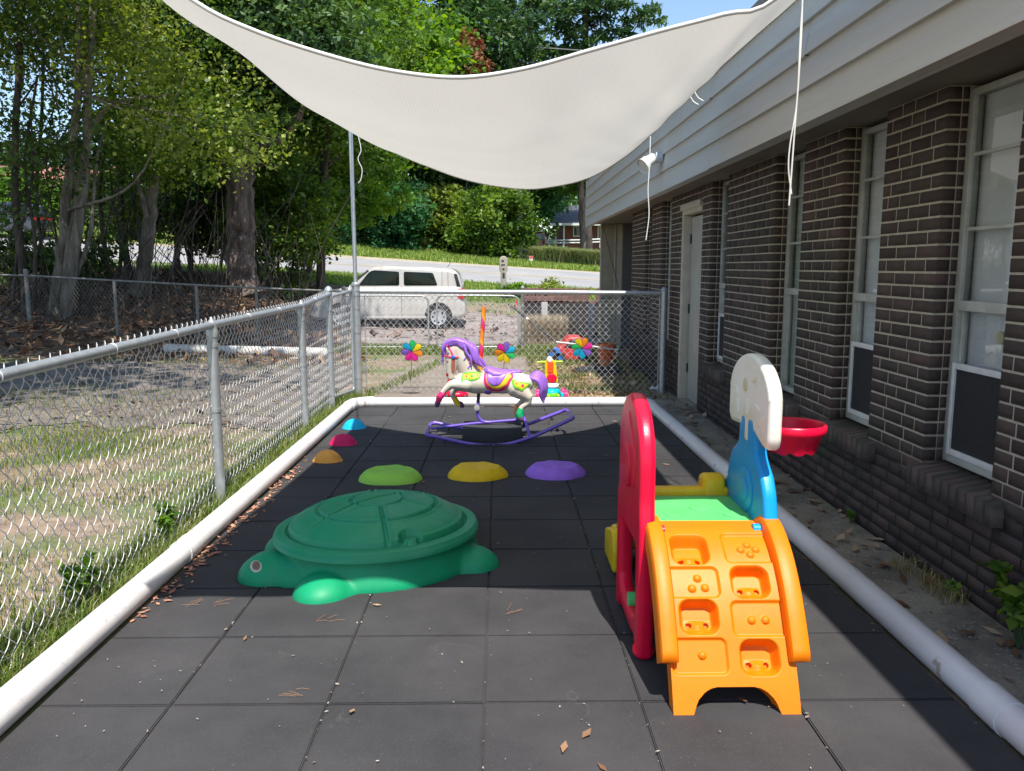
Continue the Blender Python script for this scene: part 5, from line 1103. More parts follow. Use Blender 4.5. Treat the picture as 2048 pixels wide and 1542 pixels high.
# ================= VEHICLES =================
def car_side(nm, label, x_rear, Yn, zg, S_, body_m, outline, wins, wheels, width, faces_left=True, details=None):
    """side-on car: outline in metres with x measured from the rear bumper towards the nose"""
    sg_ = -1 if faces_left else 1; t = thing(nm, label, 'car', (x_rear, Yn, zg)); f = lambda p: (x_rear+sg_*p[0]*S_, zg+p[1]*S_)
    yc = Yn+width/2
    low = [p for p in outline['low']]; plate('body', [rounded([f(p) for p in low], .10, 5)], width, .11, XZ(yc), body_m, t, 6)
    plate('cabin', [rounded([f(p) for p in outline['cab']], .12, 5)], width-.16, .12, XZ(yc), body_m, t, 6)
    gl = mat('car_glass', (.005, .010, .008), .03, spec=.25)
    for wn in wins: plate('window', [rounded([f(p) for p in wn], .05, 4)], width-.145, .01, XZ(yc), gl, t)
    arch = mat('wheel_arch', (.01, .01, .01), .9); tyre = mat('tyre', (.018, .018, .02), .8); rim = mat('steel_rim', (.52, .53, .54), .35, metal=.5)
    for wx in wheels:
        cx, cz_ = f((wx, .31)); r_ = .315*S_
        for yy, s in ((Yn+.10, 1), (Yn+width-.10, -1)):
            w_ = thing('wheel', None, None, (cx, yy, cz_)); w_.parent = t; w_.matrix_parent_inverse = world_mat(t).inverted()
            lathe('arch', [(.0001, .104), (r_*1.17, .104), (r_*1.17, .0), (.0001, .0)], arch, w_, 32, (cx, yy, cz_+.02), 'Y')
            lathe('tyre', [(r_*.66, .118), (r_*.9, .122), (r_, .108), (r_, -.08), (r_*.66, -.08)], tyre, w_, 36, (cx, yy, cz_), 'Y')
            lathe('rim', [(.0001, .112), (r_*.12, .122), (r_*.3, .108), (r_*.5, .122), (r_*.62, .126), (r_*.67, .134), (r_*.68, .108)], rim, w_, 36, (cx, yy, cz_), 'Y')
            if s > 0:
                for k in range(8):
                    a = k*math.pi/4; q = (cx+r_*.47*math.cos(a), cz_+r_*.47*math.sin(a)); plate('slot', [arc(q[0], q[1], .028, .028, 0, 330, 10)], .012, .002, XZ(yy-.124), arch, w_)
    return t, f
M_carw = mat('champagne_paint', (.50, .48, .45), .30, (.40, .375, .345), scale=.9, spec=.6, coat=.6, bump=.0)
cz0 = D(885, 657, 22).z
low = [(0.02, .32), (0.0, .50), (.03, .72), (.10, .86), (.10, 1.12), (3.0, 1.12), (3.25, 1.08), (3.85, 1.00), (4.08, .88), (4.18, .62), (4.18, .30), (4.0, .22), (.15, .25)]
cab = [(.10, 1.00), (.09, 1.12), (.18, 1.45), (.33, 1.58), (.95, 1.63), (1.9, 1.66), (2.42, 1.65), (2.58, 1.57), (3.12, 1.12), (3.12, 1.0)]
wins = [[(.74, 1.14), (.86, 1.48), (1.64, 1.51), (1.64, 1.14)], [(1.76, 1.14), (1.76, 1.51), (2.44, 1.55), (2.56, 1.50), (2.86, 1.14)]]
car, cf = car_side('parked_car', 'boxy pale car parked beyond the driveway gate', D(931, 640, 22).x, 22.0, cz0, 1.0, M_carw, dict(low=low, cab=cab), wins, (.72, 3.32), 1.70)
M_seam = mat('panel_gap', (.05, .045, .04), .8)
for (xa, za, xb, zb) in ((1.70, .30, 1.70, 1.12), (2.98, .40, 2.98, 1.08), (.62, .80, .62, 1.52), (.46, .9, .46, 1.56)): tube('panel_seam', [(cf((xa, za))[0], 21.996 if za < 1.1 and zb < 1.13 else 22.075, cf((xa, za))[1]), (cf((xb, zb))[0], 21.996 if zb < 1.13 else 22.075, cf((xb, zb))[1])], .005, M_seam, car, 5)
boxes('sill_trim', [(cf((3.0, 0))[0], cf((1.05, 0))[0], 21.985, 22.02, cz0+.27, cz0+.33)], M_carw, car, .01)
plate('tail_light', [rounded([cf(p) for p in ((.04, .78), (.20, .80), (.20, 1.06), (.09, 1.06))], .02)], 1.716, .01, XZ(22.85), plastic('tail_red', (.55, .02, .03), .25), car)
plate('rear_window', [rounded([cf(p) for p in ((.13, 1.12), (.22, 1.12), (.30, 1.46), (.22, 1.44))], .02)], 1.60, .01, XZ(22.85), mat('rear_glass', (.015, .02, .025), .08), car)
plate('windscreen', [rounded([cf(p) for p in ((2.60, 1.56), (3.14, 1.12), (3.06, 1.12), (2.56, 1.52))], .01)], 1.5, .01, XZ(22.85), mat('screen_glass', (.02, .03, .03), .08), car)
fuse('wing_mirror', [blob(cf((2.92, 0))[0], 21.93, cz0+1.18, .09, .06, .075)], .012, M_carw, car, 2)
tube('aerial', [(cf((.52, 0))[0], 22.85, cz0+1.63), (cf((.42, 0))[0], 22.85, cz0+1.78)], .008, M_seam, car, 6)
for xh in (1.95, 1.2): boxes('door_handle', [(cf((xh+.08, 0))[0], cf((xh-.08, 0))[0], 21.975, 21.99, cz0+.98, cz0+1.01)], M_carw, car, .005)
# red SUV seen from behind in the far drive
Yr = 61; zr = D(1076, 508, Yr).z; xr = D(1076, 480, Yr).x
sv = thing('parked_car', 'red car seen tail on in the drive under the trees', 'car', (xr, Yr, zr))
hw = 17/FPX*Yr*.93; M_rc = mat('red_car_paint', (.30, .015, .04), .3, coat=.5)
plate('body', [rounded([(xr-hw, zr+.35), (xr-hw*1.02, zr+.9), (xr-hw*.8, zr+1.62), (xr+hw*.8, zr+1.62), (xr+hw*1.02, zr+.9), (xr+hw, zr+.35)], .15)], 4.2, .12, XZ(Yr+2.1), M_rc, sv)
plate('rear_window', [rounded([(xr-hw*.78, zr+1.02), (xr-hw*.66, zr+1.5), (xr+hw*.66, zr+1.5), (xr+hw*.78, zr+1.02)], .08)], .03, .008, XZ(Yr+.005), mat('tinted', (.10, .14, .18), .1), sv)
boxes('bumper', [(xr-hw, xr+hw, Yr-.08, Yr+.1, zr+.35, zr+.52)], M_blk, sv, .03)
for s in (-1, 1):
    boxes('tail_light', [(xr+s*hw*.80-.07, xr+s*hw*.80+.07, Yr-.03, Yr+.02, zr+.85, zr+1.1)], plastic('lamp_pink', (.7, .12, .14), .3), sv, .01); wheel('wheel', (xr+s*hw*.82, Yr+.4, zr+.32), .32, .2, M_blk, sv)
# dark SUV on the road at the far left
Ys = 42.5; zs_ = h1(-26, Ys); xs_ = D(74, 450, Ys).x
M_dk = mat('dark_car_paint', (.025, .03, .045), .25, coat=.6)
low2 = [(0.02, .40), (0, .62), (.05, .9), (.10, 1.05), (3.4, 1.06), (4.3, .98), (4.65, .8), (4.7, .5), (4.6, .35), (.1, .35)]; cab2 = [(.08, .95), (.12, 1.15), (.35, 1.66), (.8, 1.76), (2.4, 1.76), (3.4, 1.05), (3.4, .95)]
sv2, f2 = car_side('parked_car', 'dark car on the road behind the trees at the left edge', xs_, Ys, zs_, 1.0, M_dk, dict(low=low2, cab=cab2), [[(.5, 1.12), (.62, 1.6), (1.7, 1.64), (1.7, 1.12)], [(1.8, 1.12), (1.8, 1.64), (2.4, 1.62), (3.1, 1.12)]], (.9, 3.7), 1.85)
plate('tail_light', [rounded([f2(p) for p in ((.04, .8), (.22, .8), (.22, 1.05), (.08, 1.05))], .02)], 1.87, .01, XZ(Ys+.925), plastic('tail_red2', (.5, .02, .02), .25), sv2)

# ================= HOUSES, MAILBOX, SIGN, POLES =================
M_rb = mat('red_brick', (.22, .075, .055), .9, (.16, .055, .045), scale=60); M_shg = mat('grey_shingle', (.17, .17, .20), .9, (.12, .12, .145), scale=30, stretch=(1, 1, 4), bump=.3); M_hw = mat('house_trim', (.62, .64, .62), .7)
Yh = 66; dz = lambda py: D(1100, py, Yh).z; dx = lambda px: D(px, 450, Yh).x
hs = thing('red_brick_house', 'low red brick house with grey roof across the road behind the tall grass', 'house', (dx(1150), Yh, dz(485)))
boxes('wall', [(dx(1127), dx(1330), Yh, Yh+8, dz(510), dz(451))], M_rb, hs)
V = np.array([(dx(1098), Yh-1.2, dz(449)), (dx(1345), Yh-1.2, dz(449)), (dx(1345), Yh+5, dz(404)), (dx(1120), Yh+5, dz(404)), (dx(1098), Yh-1.2, dz(447)), (dx(1345), Yh-1.2, dz(447)), (dx(1345), Yh+5, dz(402)), (dx(1120), Yh+5, dz(402))])
link('roof', np_mesh('roof', V, [(0, 1, 2, 3), (4, 7, 6, 5), (0, 4, 5, 1), (1, 5, 6, 2), (2, 6, 7, 3), (3, 7, 4, 0)]), M_shg, hs)
boxes('gutter', [(dx(1098), dx(1345), Yh-1.35, Yh-1.21, dz(452.5), dz(448))], M_hw, hs)
tube('vent_pipe', [(dx(1141), Yh+.6, dz(440)), (dx(1141), Yh+.6, dz(436))], .1, M_blk, hs, 8)
for (a, b, c, d) in ((1148, 1172, 454, 471), (1197, 1215, 455, 478)):
    wf = boxes('window_frame', [(dx(a)-.08, dx(a), Yh-.06, Yh-.005, dz(d), dz(c)), (dx(b), dx(b)+.08, Yh-.06, Yh-.005, dz(d), dz(c)), (dx(a)-.08, dx(b)+.08, Yh-.06, Yh-.005, dz(d)-.1, dz(d)-.005), (dx(a)-.08, dx(b)+.08, Yh-.06, Yh-.005, dz(c)+.005, dz(c)+.08)], M_hw, hs)
    boxes('pane', [(dx(a)+.002, dx(b)-.002, Yh-.04, Yh-.02, dz(d), dz(c))], mat('dim_glass', (.03, .04, .05), .1), wf)
for px_ in (1083, 1126): boxes('porch_post', [(dx(px_)-.06, dx(px_)+.06, Yh-1.1, Yh-.98, dz(500), dz(453))], M_hw, hs)
rr_ = thing('ramp_railing', 'pale two rail handrail in front of the red brick house', 'railing', (dx(1150), 60, dz(485)))
for (py0, py1, py2) in ((481, 480, 477), (486, 485.5, 483)): tube('rail', [D(1090, py0, 60), D(1160, py1, 60), D(1225, py2, 60)], .05, M_hw, rr_, 6)
for px_ in (1097, 1111, 1126, 1200): tube('post', [D(px_, 496, 60.06), D(px_, 472 if px_ < 1120 else 479, 60.06)], .05, M_hw, rr_, 6)
# left house
Yl = 66; dzl = lambda py: D(100, py, Yl).z; dxl = lambda px: D(px, 350, Yl).x
hl = thing('red_roof_house', 'long house with a pink red roof far behind the trees at left', 'house', (dxl(60), Yl, dzl(400))); M_rr = mat('red_shingle', (.46, .20, .16), .9, (.34, .14, .11), scale=20)
boxes('wall', [(dxl(-200), dxl(205), Yl, Yl+8, dzl(450), dzl(362))], mat('tan_wall', (.42, .38, .30), .9), hl)
V = np.array([(dxl(-230), Yl-1, dzl(362)), (dxl(215), Yl-1, dzl(362)), (dxl(195), Yl+5, dzl(318)), (dxl(-230), Yl+5, dzl(318)), (dxl(-230), Yl-1, dzl(359)), (dxl(215), Yl-1, dzl(359)), (dxl(195), Yl+5, dzl(316)), (dxl(-230), Yl+5, dzl(316))])
link('roof', np_mesh('roof', V, [(0, 1, 2, 3), (4, 7, 6, 5), (0, 4, 5, 1), (1, 5, 6, 2), (2, 6, 7, 3), (3, 7, 4, 0)]), M_rr, hl)
# mailbox
Ym = 31; zm = h1(.1, Ym); xm_ = D(1007, 540, Ym).x; zt = D(1007, 512, Ym).z
mb_ = thing('mailbox', 'beige moulded plastic mailbox post on the grass verge', 'mailbox', (xm_, Ym, zm)); M_mb = mat('beige_plastic', (.36, .33, .27), .6, (.30, .27, .22), scale=8)
k_ = Ym/FPX
mo = [(xm_-6*k_, zm-.1), (xm_-5.5*k_, zt-33*k_), (xm_-8*k_, zt-28*k_), (xm_-8.5*k_, zt-8*k_)]+[(xm_+8.5*k_*math.cos(t), zt-8.5*k_+8.5*k_*math.sin(t)) for t in np.linspace(math.pi, 0, 12)]+[(xm_+8*k_, zt-28*k_), (xm_+5.5*k_, zt-33*k_), (xm_+6*k_, zm-.1)]
plate('box_post', [mo], .42, .03, XZ(Ym+.2), M_mb, mb_)
for (a, b, c, d) in ((-4, 1, 8, 11), (-5, 3, 16, 18), (-2, 2, 24, 27), (-2, 2.5, 33, 43)): boxes('recess', [(xm_+a*k_, xm_+b*k_, Ym-.025, Ym-.012, zt-d*k_, zt-c*k_)], M_blk, mb_, .004)
# small sign
Yg = 47.5; c = D(1062, 517, Yg); k_ = Yg/FPX; sgn_ = thing('yard_sign', 'little red and white yard sign by the drive across the road', 'sign', tuple(c))
boxes('panel', [(c.x-4*k_, c.x+4*k_, Yg, Yg+.02, c.z-5*k_, c.z+5*k_)], M_hw, sgn_); boxes('red_field', [(c.x-3.8*k_, c.x+3.8*k_, Yg-.012, Yg-.003, c.z, c.z+4.8*k_)], mat('sign_red', (.55, .10, .08), .7), sgn_)
tube('stake', [(c.x, Yg+.01, c.z-4*k_), (c.x, Yg+.01, c.z-10*k_)], .02, M_blk, sgn_, 5)
# utility pole with wires
Yp = 62; up = thing('utility_pole', 'grey utility pole with two wires rising above the shade sail', 'utility pole', tuple(D(1033, 500, Yp))); M_pole = mat('pole_grey', (.36, .35, .34), .8, (.28, .27, .26), scale=4)
tube('pole_shaft', [D(1036, 520, Yp), D(1028, 91, Yp)], .22, M_pole, up, 10)
for (a, b, c_) in ((96, 93, 108), (122, 124, 112)): tube('wire', smooth_path([D(640, a-6, Yp+6), D(860, a, Yp+1), D(1028, b, Yp-.3), D(1180, c_-6 if a < 100 else 126, Yp-6)], 6), .035, M_pole, up, 5)
t = tube('street_pole', [(D(1041, 500, 49).x, 49, h1(2, 49)-.1), (D(1040, 470, 49).x, 49, 8.0)], .16, mat('weathered_wood', (.33, .29, .22), .85, (.24, .20, .15), scale=6, stretch=(1, 1, .2)), None, 12); tag(t, 'weathered wooden pole at the verge across the road, left of the yard sign', 'pole')
# picket fence + posts behind the back fence
M_pk = mat('brown_picket', (.21, .115, .10), .85, (.15, .08, .07), scale=6, stretch=(1, 1, .3), bump=.3); Yk = 17.3
pk = thing('picket_fence', 'brown round topped picket fence behind the back fence', 'fence', (D(1150, 640, Yk).x, Yk, h1(1, Yk)))
pxs = [1051, 1059, 1067, 1075, 1083, 1100, 1110, 1119, 1128, 1138, 1150, 1162, 1174, 1197, 1209, 1220]
for i_, px_ in enumerate(pxs):
    x_ = D(px_, 580, Yk).x; wd_ = .058; top = D(px_, 576 if i_ > 7 else 575.5, Yk).z; bot = D(px_, 604, Yk).z
    pts = [(x_-wd_, bot), (x_+wd_, bot), (x_+wd_, top-.05)]+[(x_+wd_*math.cos(t), top-.05+.05*math.sin(t)) for t in np.linspace(0, math.pi, 8)]+[(x_-wd_, top-.05)]
    plate('picket', [rounded(pts, 0)], .02, .003, XZ(Yk), M_pk, pk)
boxes('rail', [(D(1042, 600, Yk).x, D(1234, 600, Yk).x, Yk+.02, Yk+.07, D(1100, 608, Yk).z, D(1100, 601, Yk).z), (D(1046, 600, Yk).x, D(1136, 600, Yk).x, Yk-.10, Yk-.02, D(1100, 602, Yk).z, D(1100, 592, Yk).z)], M_pk, pk, .004)
dm = mat('rail_shade', (.030, .028, .030), .9, (.05, .045, .045), scale=5)  # near-black colour stands in for the shade below the picket rail
boxes('shade_backing', [(D(1136, 640, Yk).x, D(1236, 640, Yk).x, Yk+.5, Yk+.55, h1(1, Yk)-.05, D(1100, 604, Yk).z), (D(1046, 600, Yk).x, D(1136, 600, Yk).x, Yk+.6, Yk+.65, h1(1, Yk)-.05, D(1100, 603, Yk).z)], dm, pk)
M_gp = mat('grey_board', (.44, .43, .43), .8, (.34, .33, .33), scale=14)
for (a, b, c, d) in ((1177, 1188, 607, 680), (1083, 1095, 604, 676), (1216, 1229, 592, 690)): boxes('support_board', [(D(a, 640, Yk-.2).x, D(b, 640, Yk-.2).x, Yk-.2, Yk-.15, D(a, d, Yk-.2).z, D(a, c, Yk-.2).z)], M_gp, pk, .004)
t = tube('red_stake', [D(1032, 616, 17.5), D(1033, 600, 17.5)], .012, M_red, None, 6); tag(t, 'small red stake near the gate post', 'stake')
print('far objects done')

# ================= VEGETATION =================
def leaf_quads(P, size, rng, elong=1.0, up=.3, spread=1.0):
    """rhombic leaves at points P"""
    n = len(P); d = rng.normal(size=(n, 3)); d[:, 2] *= .7; d /= np.linalg.norm(d, axis=1)[:, None]
    nr = rng.normal(size=(n, 3)); nr[:, 2] = np.abs(nr[:, 2])+up; s = np.cross(d, nr); s /= np.linalg.norm(s, axis=1)[:, None]+1e-9
    sz_ = size*np.clip(rng.lognormal(-.08, .38, n), .35, 2.1); L_ = sz_*elong; W_ = sz_*rng.uniform(.7, 1.2, n)*.38
    a = P; b = P+d*L_[:, None]*.5+s*W_[:, None]; c = P+d*L_[:, None]; e = P+d*L_[:, None]*.45-s*W_[:, None]
    V = np.stack([a, b, c, e], 1).reshape(-1, 3); return V, np.arange(4*n).reshape(-1, 4)
def crown(nm, blobs, n, size, m, parent, seed, clusters=14, tight=.20, elong=1.0, hollow=.55, rndbias=0.0, kind=None, floor=True):
    rng = np.random.default_rng(seed); B = np.array(blobs, float); vol = (B[:, 3]*B[:, 4]*B[:, 5])**.72; pr = vol/vol.sum()
    P, Rn = [], []
    for bi, b in enumerate(B):
        k = max(20, int(n*pr[bi])); nc = max(5, int(clusters*(pr[bi]*len(B))**.5)+2)
        u_ = rng.normal(size=(nc, 3)); u_ /= np.linalg.norm(u_, axis=1)[:, None]; cc = u_*(rng.uniform(hollow, 1.0, nc)**.6*rng.choice([1, 1, 1.22], nc))[:, None]
        w_ = rng.integers(0, nc, k); off = rng.normal(size=(k, 3))*tight*np.array([1, 1, .75])*rng.uniform(.5, 1.4, (k, 1)); q = cc[w_]+off
        P.append(b[:3]+q*b[3:6]); tone = rng.uniform(0, 1, nc); Rn.append(np.clip(tone[w_]*.65+rng.uniform(0, .45, k)+rndbias, 0, 1))
    P = np.vstack(P); Rn = np.concatenate(Rn)
    if floor: g_ = hgt(P[:, 0], P[:, 1])+.05; keep_ = P[:, 2] > g_; P, Rn = P[keep_], Rn[keep_]
    V, Fq = leaf_quads(P, size, rng, elong); return link(nm, np_mesh(nm, V, Fq, Rn), m, parent)
def barkmat(nm, c1, c2, sc=5): return mat(nm, c1, .95, c2, scale=sc, bump=1.0, bscale=sc*3, stretch=(1, 1, .22), contrast=(.4, .6))
BK1 = barkmat('grey_bark', (.10, .085, .065), (.22, .19, .15), 9); BK2 = barkmat('dark_bark', (.035, .028, .022), (.09, .07, .055), 6); BK3 = barkmat('pine_bark', (.07, .05, .04), (.20, .15, .12), 5)
LF_dark = leafmat('dark_leaf', (.014, .036, .007), (.055, .105, .02), (.12, .19, .035), .35)
LF_mid = leafmat('mid_leaf', (.024, .062, .010), (.085, .165, .024), (.20, .29, .04), .42)
LF_bright = leafmat('bright_leaf', (.04, .10, .015), (.12, .25, .03), (.24, .38, .05), .45)
LF_olive = leafmat('olive_leaf', (.035, .06, .010), (.14, .20, .032), (.36, .42, .08), .42)
LF_cool = leafmat('cool_leaf', (.012, .05, .022), (.035, .12, .045), (.08, .21, .07), .4)
LF_pine = leafmat('pine_needle', (.015, .042, .018), (.05, .11, .035), (.12, .20, .05), .3)
LF_brown = leafmat('dead_leaf', (.10, .035, .018), (.24, .09, .045), (.32, .15, .08), .3)
def tree(nm, label, Y, trunk, r0, blobs, n, size, lm, bk, seed, limbs=5, taper=.45, group=None, cat='tree', crown_kw=None, extra_trunks=()):
    """trunk: [(px, py)...] foot first, at depth Y; blobs: [(px, py, rx, rz, dY, ry)] radii in metres"""
    rng = np.random.default_rng(seed); tp2 = [np.array(D(px, py, Y)) for px, py in trunk]; foot = tp2[0].copy(); tp2[0][2] = h1(foot[0], Y)-.1
    t = thing(nm, label, cat, (tp2[0][0], Y, tp2[0][2]+.1), group=group); P = smooth_path(tp2, 6); P[1:-1, :2] += rng.normal(size=(len(P)-2, 2))*r0*.12
    rr = r0*(1-(1-taper)*np.linspace(0, 1, len(P))); rr[0] *= 1.45; rr[1] *= 1.18
    tr = tube('trunk', P, rr, bk, t, 12)
    for ex, er in extra_trunks:
        E = [np.array(D(px, py, Y+rng.uniform(-.25, .25))) for px, py in ex]
        if len(ex) and ex[0][1] > trunk[0][1]-12: E[0][2] = h1(E[0][0], Y)-.1
        E = smooth_path(E, 6); tube('trunk', E, er*(1-.5*np.linspace(0, 1, len(E))), bk, t, 10)
    BB = []
    for b in blobs:
        px, py, rx, rz = b[:4]; dY = b[4] if len(b) > 4 else 0; ry = b[5] if len(b) > 5 else rx; c_ = D(px, py, Y+dY); BB.append((c_.x, c_.y, c_.z, rx, ry, rz))
    for k in range(min(limbs, 3*len(BB))):
        b = BB[k % len(BB)]; tgt = np.array(b[:3])+rng.normal(size=3)*np.array(b[3:6])*.45; i0 = int(len(P)*rng.uniform(.35, .9)); s0 = P[i0]; mid = (s0+tgt)/2+rng.normal(size=3)*.12*np.linalg.norm(tgt-s0)
        LP = smooth_path([s0, mid, tgt], 6); rl = rr[i0]*rng.uniform(.3, .5); tube('limb', LP, rl*(1-.8*np.linspace(0, 1, len(LP))), bk, t, 7)
    kw = dict(clusters=16); kw.update(crown_kw or {}); crown('crown', BB, n, size, lm, t, seed+1, **kw); return t
G1 = 'trees on the wooded bank'; G2 = 'trees beyond the road'
# --- near wooded bank, left ---
tree('crape_myrtle', 'pale multi trunk tree just behind the old fence, second from the left edge', 17.2, [(108, 640), (122, 520), (132, 400), (150, 250), (158, 120), (150, -60)], .13,
     [(60, 60, 2.2, 1.6), (230, 90, 1.9, 1.3), (330, 190, 1.6, .9, -.8), (150, -60, 2.4, 1.6), (420, 240, 1.5, .9, -1.2), (470, 290, 1.1, .7, -1.4)], 13500, .085, LF_olive, BK1, 21, 9, .4, G1,
     extra_trunks=[([(130, 641), (140, 560), (158, 440), (172, 330), (176, 180), (190, -40)], .13), ([(120, 642), (128, 600), (136, 500), (150, 420), (168, 300), (205, 225), (255, 200), (345, 190)], .075), ([(150, 560), (180, 470), (186, 400), (195, 310), (215, 240)], .045)], crown_kw=dict(tight=.26, hollow=.2, clusters=22))
tree('leaning_tree', 'brown trunked tree leaning right behind the old fence', 20.5, [(268, 608), (285, 540), (298, 470), (304, 380), (306, 280), (300, 120), (290, -40)], .19,
     [(300, 150, 2.0, 1.5), (390, 250, 1.8, 1.2, -.6), (250, 300, 1.4, 1.0), (330, 20, 2.4, 1.6), (340, 330, 1.2, .7)], 19000, .095, LF_mid, BK1, 31, 8, .5, G1, extra_trunks=[([(300, 600), (302, 500), (292, 400), (298, 330)], .03)], crown_kw=dict(tight=.26, hollow=.3, clusters=20))
tree('big_pine', 'thick dark trunked pine standing highest on the wooded bank', 22.5, [(492, 582), (482, 500), (480, 400), (476, 300), (474, 180), (470, -80)], .40,
     [(470, 20, 2.6, 1.8, .5), (400, 110, 1.9, 1.2), (560, 90, 1.9, 1.3), (470, 220, 1.8, 1.0, .8)], 24000, .14, LF_pine, BK3, 41, 7, .75, G1, extra_trunks=[([(520, 590), (505, 560), (497, 520)], .18), ([(495, 330), (520, 332), (535, 320), (545, 334)], .05)], crown_kw=dict(elong=1.5, tight=.22))
tree('slim_tree', 'slim straight black trunked tree beside the pale car hood', 24.5, [(640, 583), (643, 500), (646, 400), (650, 300), (652, 150), (655, -60)], .135,
     [(640, 330, 1.7, .9), (560, 380, 1.5, .8), (690, 250, 1.6, 1.1, 1), (600, 200, 1.9, 1.2), (660, 60, 2.4, 1.6, 1), (560, 20, 2.2, 1.5)], 30000, .115, LF_mid, BK2, 51, 9, .8, G1, crown_kw=dict(tight=.24, clusters=20))
tree('leafy_tree', 'bright leaved tree showing right of the tall steel pole below the sail', 27.5, [(610, 560), (640, 450), (680, 380), (720, 300)], .10,
     [(720, 340, 1.2, .9), (770, 390, .9, .6), (690, 430, .9, .7), (670, 250, 1.6, 1.2), (760, 300, 1.2, .8)], 16000, .12, LF_bright, BK2, 55, 6, .5, G1, crown_kw=dict(tight=.24))
DT = [(355, 548, 26, .09, (350, 420, 1.5, 1.0), 61, 'first'), (384, 552, 25, .09, (395, 400, 1.6, 1.1), 63, 'second')]
tree('small_tree', 'slim dark tree left of the big pine, farther from it', 26.5, [(354, 552), (354, 480), (350, 400), (346, 300)], .11, [(340, 400, 1.7, 1.0), (300, 430, 1.3, .8), (330, 300, 1.7, 1.2, 1)], 15000, .11, LF_dark, BK2, 61, 6, .5, G1)
tree('small_tree', 'slim forked dark tree close to the left of the big pine', 25.5, [(382, 560), (380, 500), (386, 440), (400, 330)], .10, [(410, 430, 1.5, .9), (395, 330, 1.6, 1.1), (440, 480, .9, .6)], 15000, .11, LF_dark, BK2, 63, 6, .5, G1, extra_trunks=[([(381, 520), (370, 490), (366, 430)], .05)])
tree('dark_bush', 'dark leafy bush hugging the right side of the big pine', 23.8, [(560, 585), (556, 540), (562, 480), (575, 430)], .05, [(560, 520, .8, .9), (530, 470, .9, .9), (600, 470, .9, .7), (560, 430, 1.2, .8), (610, 430, .8, .5, -.3)], 17000, .10, LF_mid, BK2, 71, 5, .5, G1, 'bush', extra_trunks=[([(540, 590), (545, 520), (530, 440)], .05), ([(575, 585), (590, 500), (600, 440)], .045), ([(587, 585), (600, 520), (620, 470)], .04)], crown_kw=dict(tight=.2))
for k, (px, w_, lab, kk) in enumerate(((35, .09, 'thin black trunked tree nearest the left edge', 'a'), (78, .05, 'hair thin dark tree between the left edge and the pale multi trunk tree', 'b'), (205, .07, 'thin dark tree with crossing stems right of the pale multi trunk tree', 'c'), (245, .11, 'dark straight tree just left of the leaning brown trunk', 'd'))):
    Yk2 = (16.9, 19.5, 22, 23.5)[k]; tree('thin_tree', lab, Yk2, [(px+20, 625-k*10), (px+8, 520), (px-5, 380), (px-2+8*k, 220), (px+10, 0), (px+20, -80)], w_,
         [(px-10, 120, 1.7, 1.5), (px+30, 300, 1.5, 1.0), (px, 0, 2.0, 1.3), (px+10, 400, 1.0, .7)], 8000, .085, (LF_dark, LF_dark, LF_dark, LF_mid)[k], BK2, 81+k*3, 7, .5, G1, extra_trunks=[([(px+30, 620-k*10), (px+35, 480), (px+15, 330), (px+40, 150)], w_*.5), ([(px-10, 600-k*8), (px+5, 470), (px+30, 350), (px+25, 200)], w_*.4)], crown_kw=dict(tight=.27, hollow=.15, clusters=24))
# big tree standing left of the picture; its crown hangs over the side yard and shades it
rng_ = np.random.default_rng(3); ot = thing('shade_tree', 'big tree left of the play area whose crown shades the side yard', 'tree', (-13, 4.0, -.03))
tube('trunk', smooth_path([(-13, 4, -.1), (-12.8, 4.2, 3), (-12.2, 5, 6.5), (-11, 6, 9)], 5), .34, BK3, ot, 12)
for q in ((-7, 6, 8.2), (-9, 10, 8.8), (-5, 8.5, 8.0), (-12, 10, 9)): tube('limb', smooth_path([(-12.4, 4.8, 5.6), ((q[0]-12)/2, (q[1]+5)/2, 7.6), q], 5), .10, BK3, ot, 8)
crown('crown', [(-5.2, 6.6, 8.0, 2.6, 2.4, 1.0), (-8.5, 7.0, 8.4, 3.0, 2.6, 1.2), (-12, 8, 8.8, 3.2, 3.0, 1.4), (-6.4, 10.2, 8.4, 2.8, 2.4, 1.1), (-10, 11.4, 9.2, 3.2, 2.6, 1.3), (-4.6, 11.4, 8.2, 1.9, 1.8, .9), (-7.5, 13.6, 9.6, 2.6, 2.0, 1.1), (-12.5, 13, 9.8, 3, 2.2, 1.3), (-10, 16, 13.5, 3.2, 2.6, 1.4), (-14, 15, 13.5, 3, 2.6, 1.4), (-3.6, 14.5, 12, 1.6, 2, .9)], 44000, .20, LF_mid, ot, 5, clusters=26, tight=.24, hollow=.1)
